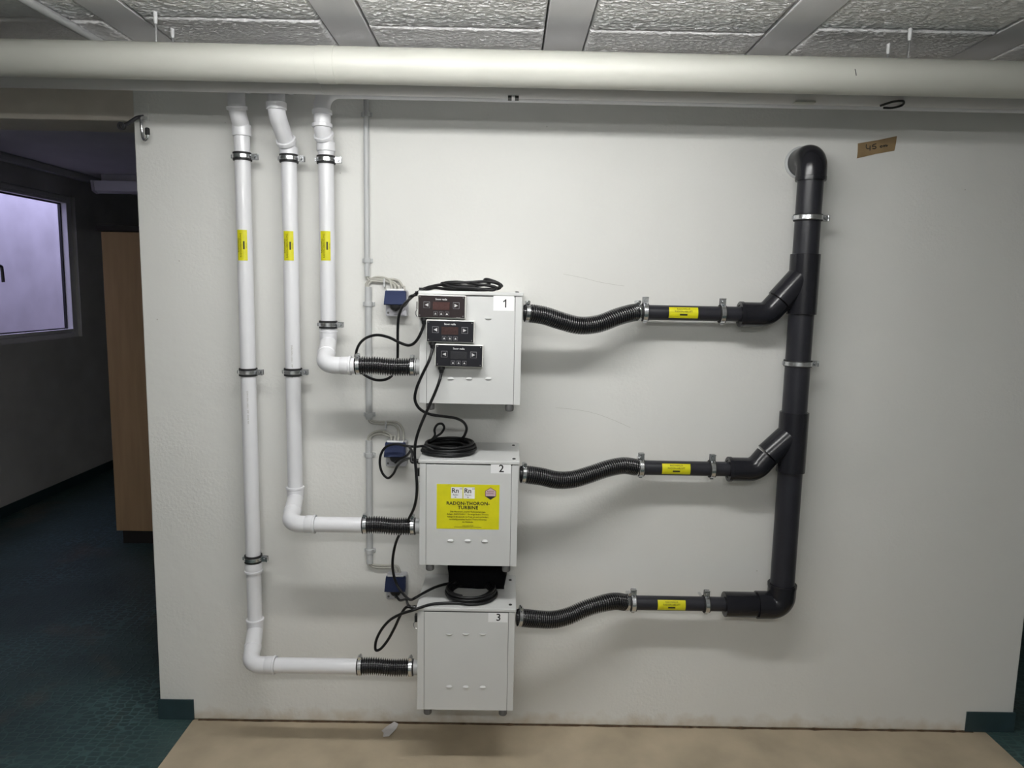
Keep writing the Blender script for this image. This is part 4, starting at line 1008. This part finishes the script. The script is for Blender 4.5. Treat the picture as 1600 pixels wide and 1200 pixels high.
# ================================================================== HOOKS, TAPE, SCRAP
hk = thing('wall_hook', 'shiny bent steel hook on the upper left corner of the wall', 'hook', PY(228, 205, -.002))
b = PY(226, 186, -.004)
bm = bm_tube(smooth([b + V((.006, .004, .004)), b + V((0, -.018, 0)), b + V((.001, -.026, -.020)), b + V((.004, -.026, -.055)), b + V((.010, -.030, -.072)), b + V((.021, -.034, -.072)), b + V((.026, -.036, -.055)), b + V((.024, -.036, -.045))], 6), .0048, 10)
mesh_obj('hook_rod', bm, 'steel', hk, smooth=True)
mesh_obj('rubber_tip', bm_lathe(b + V((.0245, -.036, -.058)), (0, 0, 1), [(0, .006), (.002, .0075), (.020, .0075), (.023, .005)], 10), 'rubber', hk, smooth=True)
mesh_obj('hook_plate', bm_box((b.x - .014, -.004, b.z - .006), (b.x + .014, .001, b.z + .05), .001), 'wall', hk)
h2 = thing('bent_bar', 'dull bent bar sticking out past the upper left wall corner', 'hook', PY(200, 192, .0))
pts = [PY(224, 182, -.002), PY(214, 184, -.018), PY(206, 189, -.022), PY(198, 194, -.022), PY(190, 197, -.024)]
mesh_obj('bar', bm_tube(smooth(pts, 5), .006, 10), 'handle', h2, smooth=True)
e = pts[-1]
mesh_obj('end_ring', bm_lathe(e, (0, 1, .2), ring_prof(.012, .006, .013), 16, True), 'handle', h2, smooth=True)
# tape label
tp = thing('tape_label', 'strip of brown packing tape with handwritten 45 cm, at upper right', 'tape', PY(1370, 245, -.0005))
q = [PY(x, y, -.0012) for x, y in ((1340.5, 224), (1371, 219), (1401.5, 212.5), (1400, 224), (1397.5, 235.5), (1369, 240.5), (1339, 247.5), (1340.2, 237))]
mesh_obj('strip', bm_prism(q, (0, .0009, 0)), 'tape', tp)
for st in ([(1353.5, 225.5), (1353.3, 230), (1355, 232.3), (1360, 231.2)], [(1359.4, 227.5), (1359.2, 235.3)], [(1369, 224.5), (1364, 226.5), (1363, 229), (1367, 228.6), (1368.8, 230.5), (1367, 232.3), (1363.3, 232)],
           [(1378.5, 227.8), (1376, 228), (1375.3, 229.8), (1378, 230.3)], [(1380, 229.8), (1380.3, 227.6), (1382, 227.2), (1382.5, 229.2), (1383, 227), (1384.8, 226.9), (1385.2, 228.8), (1386.8, 226.6)]):
    mesh_obj('handwriting', bm_tube(smooth([PY(x, y, -.0014) for x, y in st], 4), .0015, 6), 'ink', tp)
# scrap of paper on the floor
sc = [(596, 1142), (603, 1136), (616, 1130), (622.5, 1133.5), (619, 1139), (608, 1152), (598.5, 1151.5), (599.5, 1145)]
own = bmesh.new(); vs = []
for i, (x, y) in enumerate(sc):
    p = PZ(x, y, 0.0008); p.z += .006 * (i in (2, 3)) + .004 * (i in (5,)); vs.append(own.verts.new(p))
cv = own.verts.new(sum((v.co for v in vs), V()) / len(vs) + V((0, 0, .003)))
for i in range(len(vs)): own.faces.new((vs[i], vs[(i + 1) % len(vs)], cv))
r = bmesh.ops.extrude_face_region(own, geom=own.faces[:]); bmesh.ops.translate(own, verts=[v for v in r['geom'] if isinstance(v, bmesh.types.BMVert)], vec=(0, 0, .0006))
tag(mesh_obj('paper_scrap', own, 'paper'), 'small torn scrap of white paper on the bare floor', 'paper')

# ================================================================== BACK ROOM: cabinet, lamp, trunking
YK = 1.80
a = PY(168, 355, YK); zb_ = 0.0; ztop = PY(180, 354, YK).z; zdoor = PY(200, 829, YK).z
xk0, xk1 = PY(176, 600, YK).x - .025, -1.45
cab = thing('cabinet', 'tall brown wooden cabinet with a dark top in the dim back room', 'cabinet', ((xk0 + xk1) / 2, YK + .22, 0))
mesh_obj('carcass', bm_box((xk0, YK + .004, zdoor), (xk1, YK + .45, ztop), .002), 'darkwood', cab)
mesh_obj('top_board', bm_box((xk0 - .012, YK - .02, ztop - .028), (xk1 + .012, YK + .46, ztop + .004), .002), 'darkwood', cab)
mesh_obj('plinth', bm_box((xk0 + .03, YK + .02, 0.0), (xk1 - .03, YK + .43, zdoor + .002), .001), 'darkwood', cab)
xm = (xk0 + xk1) / 2 + .05
for u0, u1 in ((xk0 + .012, xm - .002), (xm + .002, xk1 - .004)):
    dr = mesh_obj('door', bm_box((u0, YK - .016, zdoor + .004), (u1, YK + .003, ztop - .032), .0015), 'wood', cab)
    hx_ = u1 - .05 if u0 < xm - .1 else u0 + .05
    mesh_obj('handle', bm_tube(fillet([(hx_, YK - .016, .98), (hx_, YK - .045, .98), (hx_, YK - .045, 1.10), (hx_, YK - .016, 1.10)], .01), .005, 8), 'steel', dr, smooth=True)
# cable trunking along the ceiling corner of the side wall
tag(mesh_obj('cable_trunking', bm_box((X_SIDE + .001, .5, CEIL2 - .05), (X_SIDE + .06, 5.55, CEIL2 - .001), .003), 'backceil'), 'pale trunking along the ceiling edge above the window', 'trunking')
# unlit batten lamp on the back ceiling
YL = 3.35; e = PY(150, 283, YL)
bl = thing('batten_lamp', 'unlit pale strip lamp under the back room ceiling', 'lamp', (e.x + .6, YL, e.z - .02))
mesh_obj('housing', bm_box((e.x + .06, YL - .035, CEIL2 - .05), (e.x + 1.25, YL + .035, CEIL2 - .001), .003), 'backceil', bl)
sec = [(-.07, .03), (-.055, -.045), (0, -.06), (.055, -.045), (.07, .03)]
zc_ = CEIL2 - .085
mesh_obj('diffuser', bm_prism([(e.x, YL + y, zc_ + z) for y, z in sec], (1.3, 0, 0)), 'frame', bl)
for s in (.0, 1.28): mesh_obj('end_cap', bm_prism([(e.x + s - .004, YL + y * 1.06, zc_ + z * 1.06) for y, z in sec], (.022, 0, 0)), 'backceil', bl)
mesh_obj('bracket', bm_box((e.x + .10, YL - .02, CEIL2 - .075), (e.x + .16, YL + .02, CEIL2 - .045)), 'handle', bl)
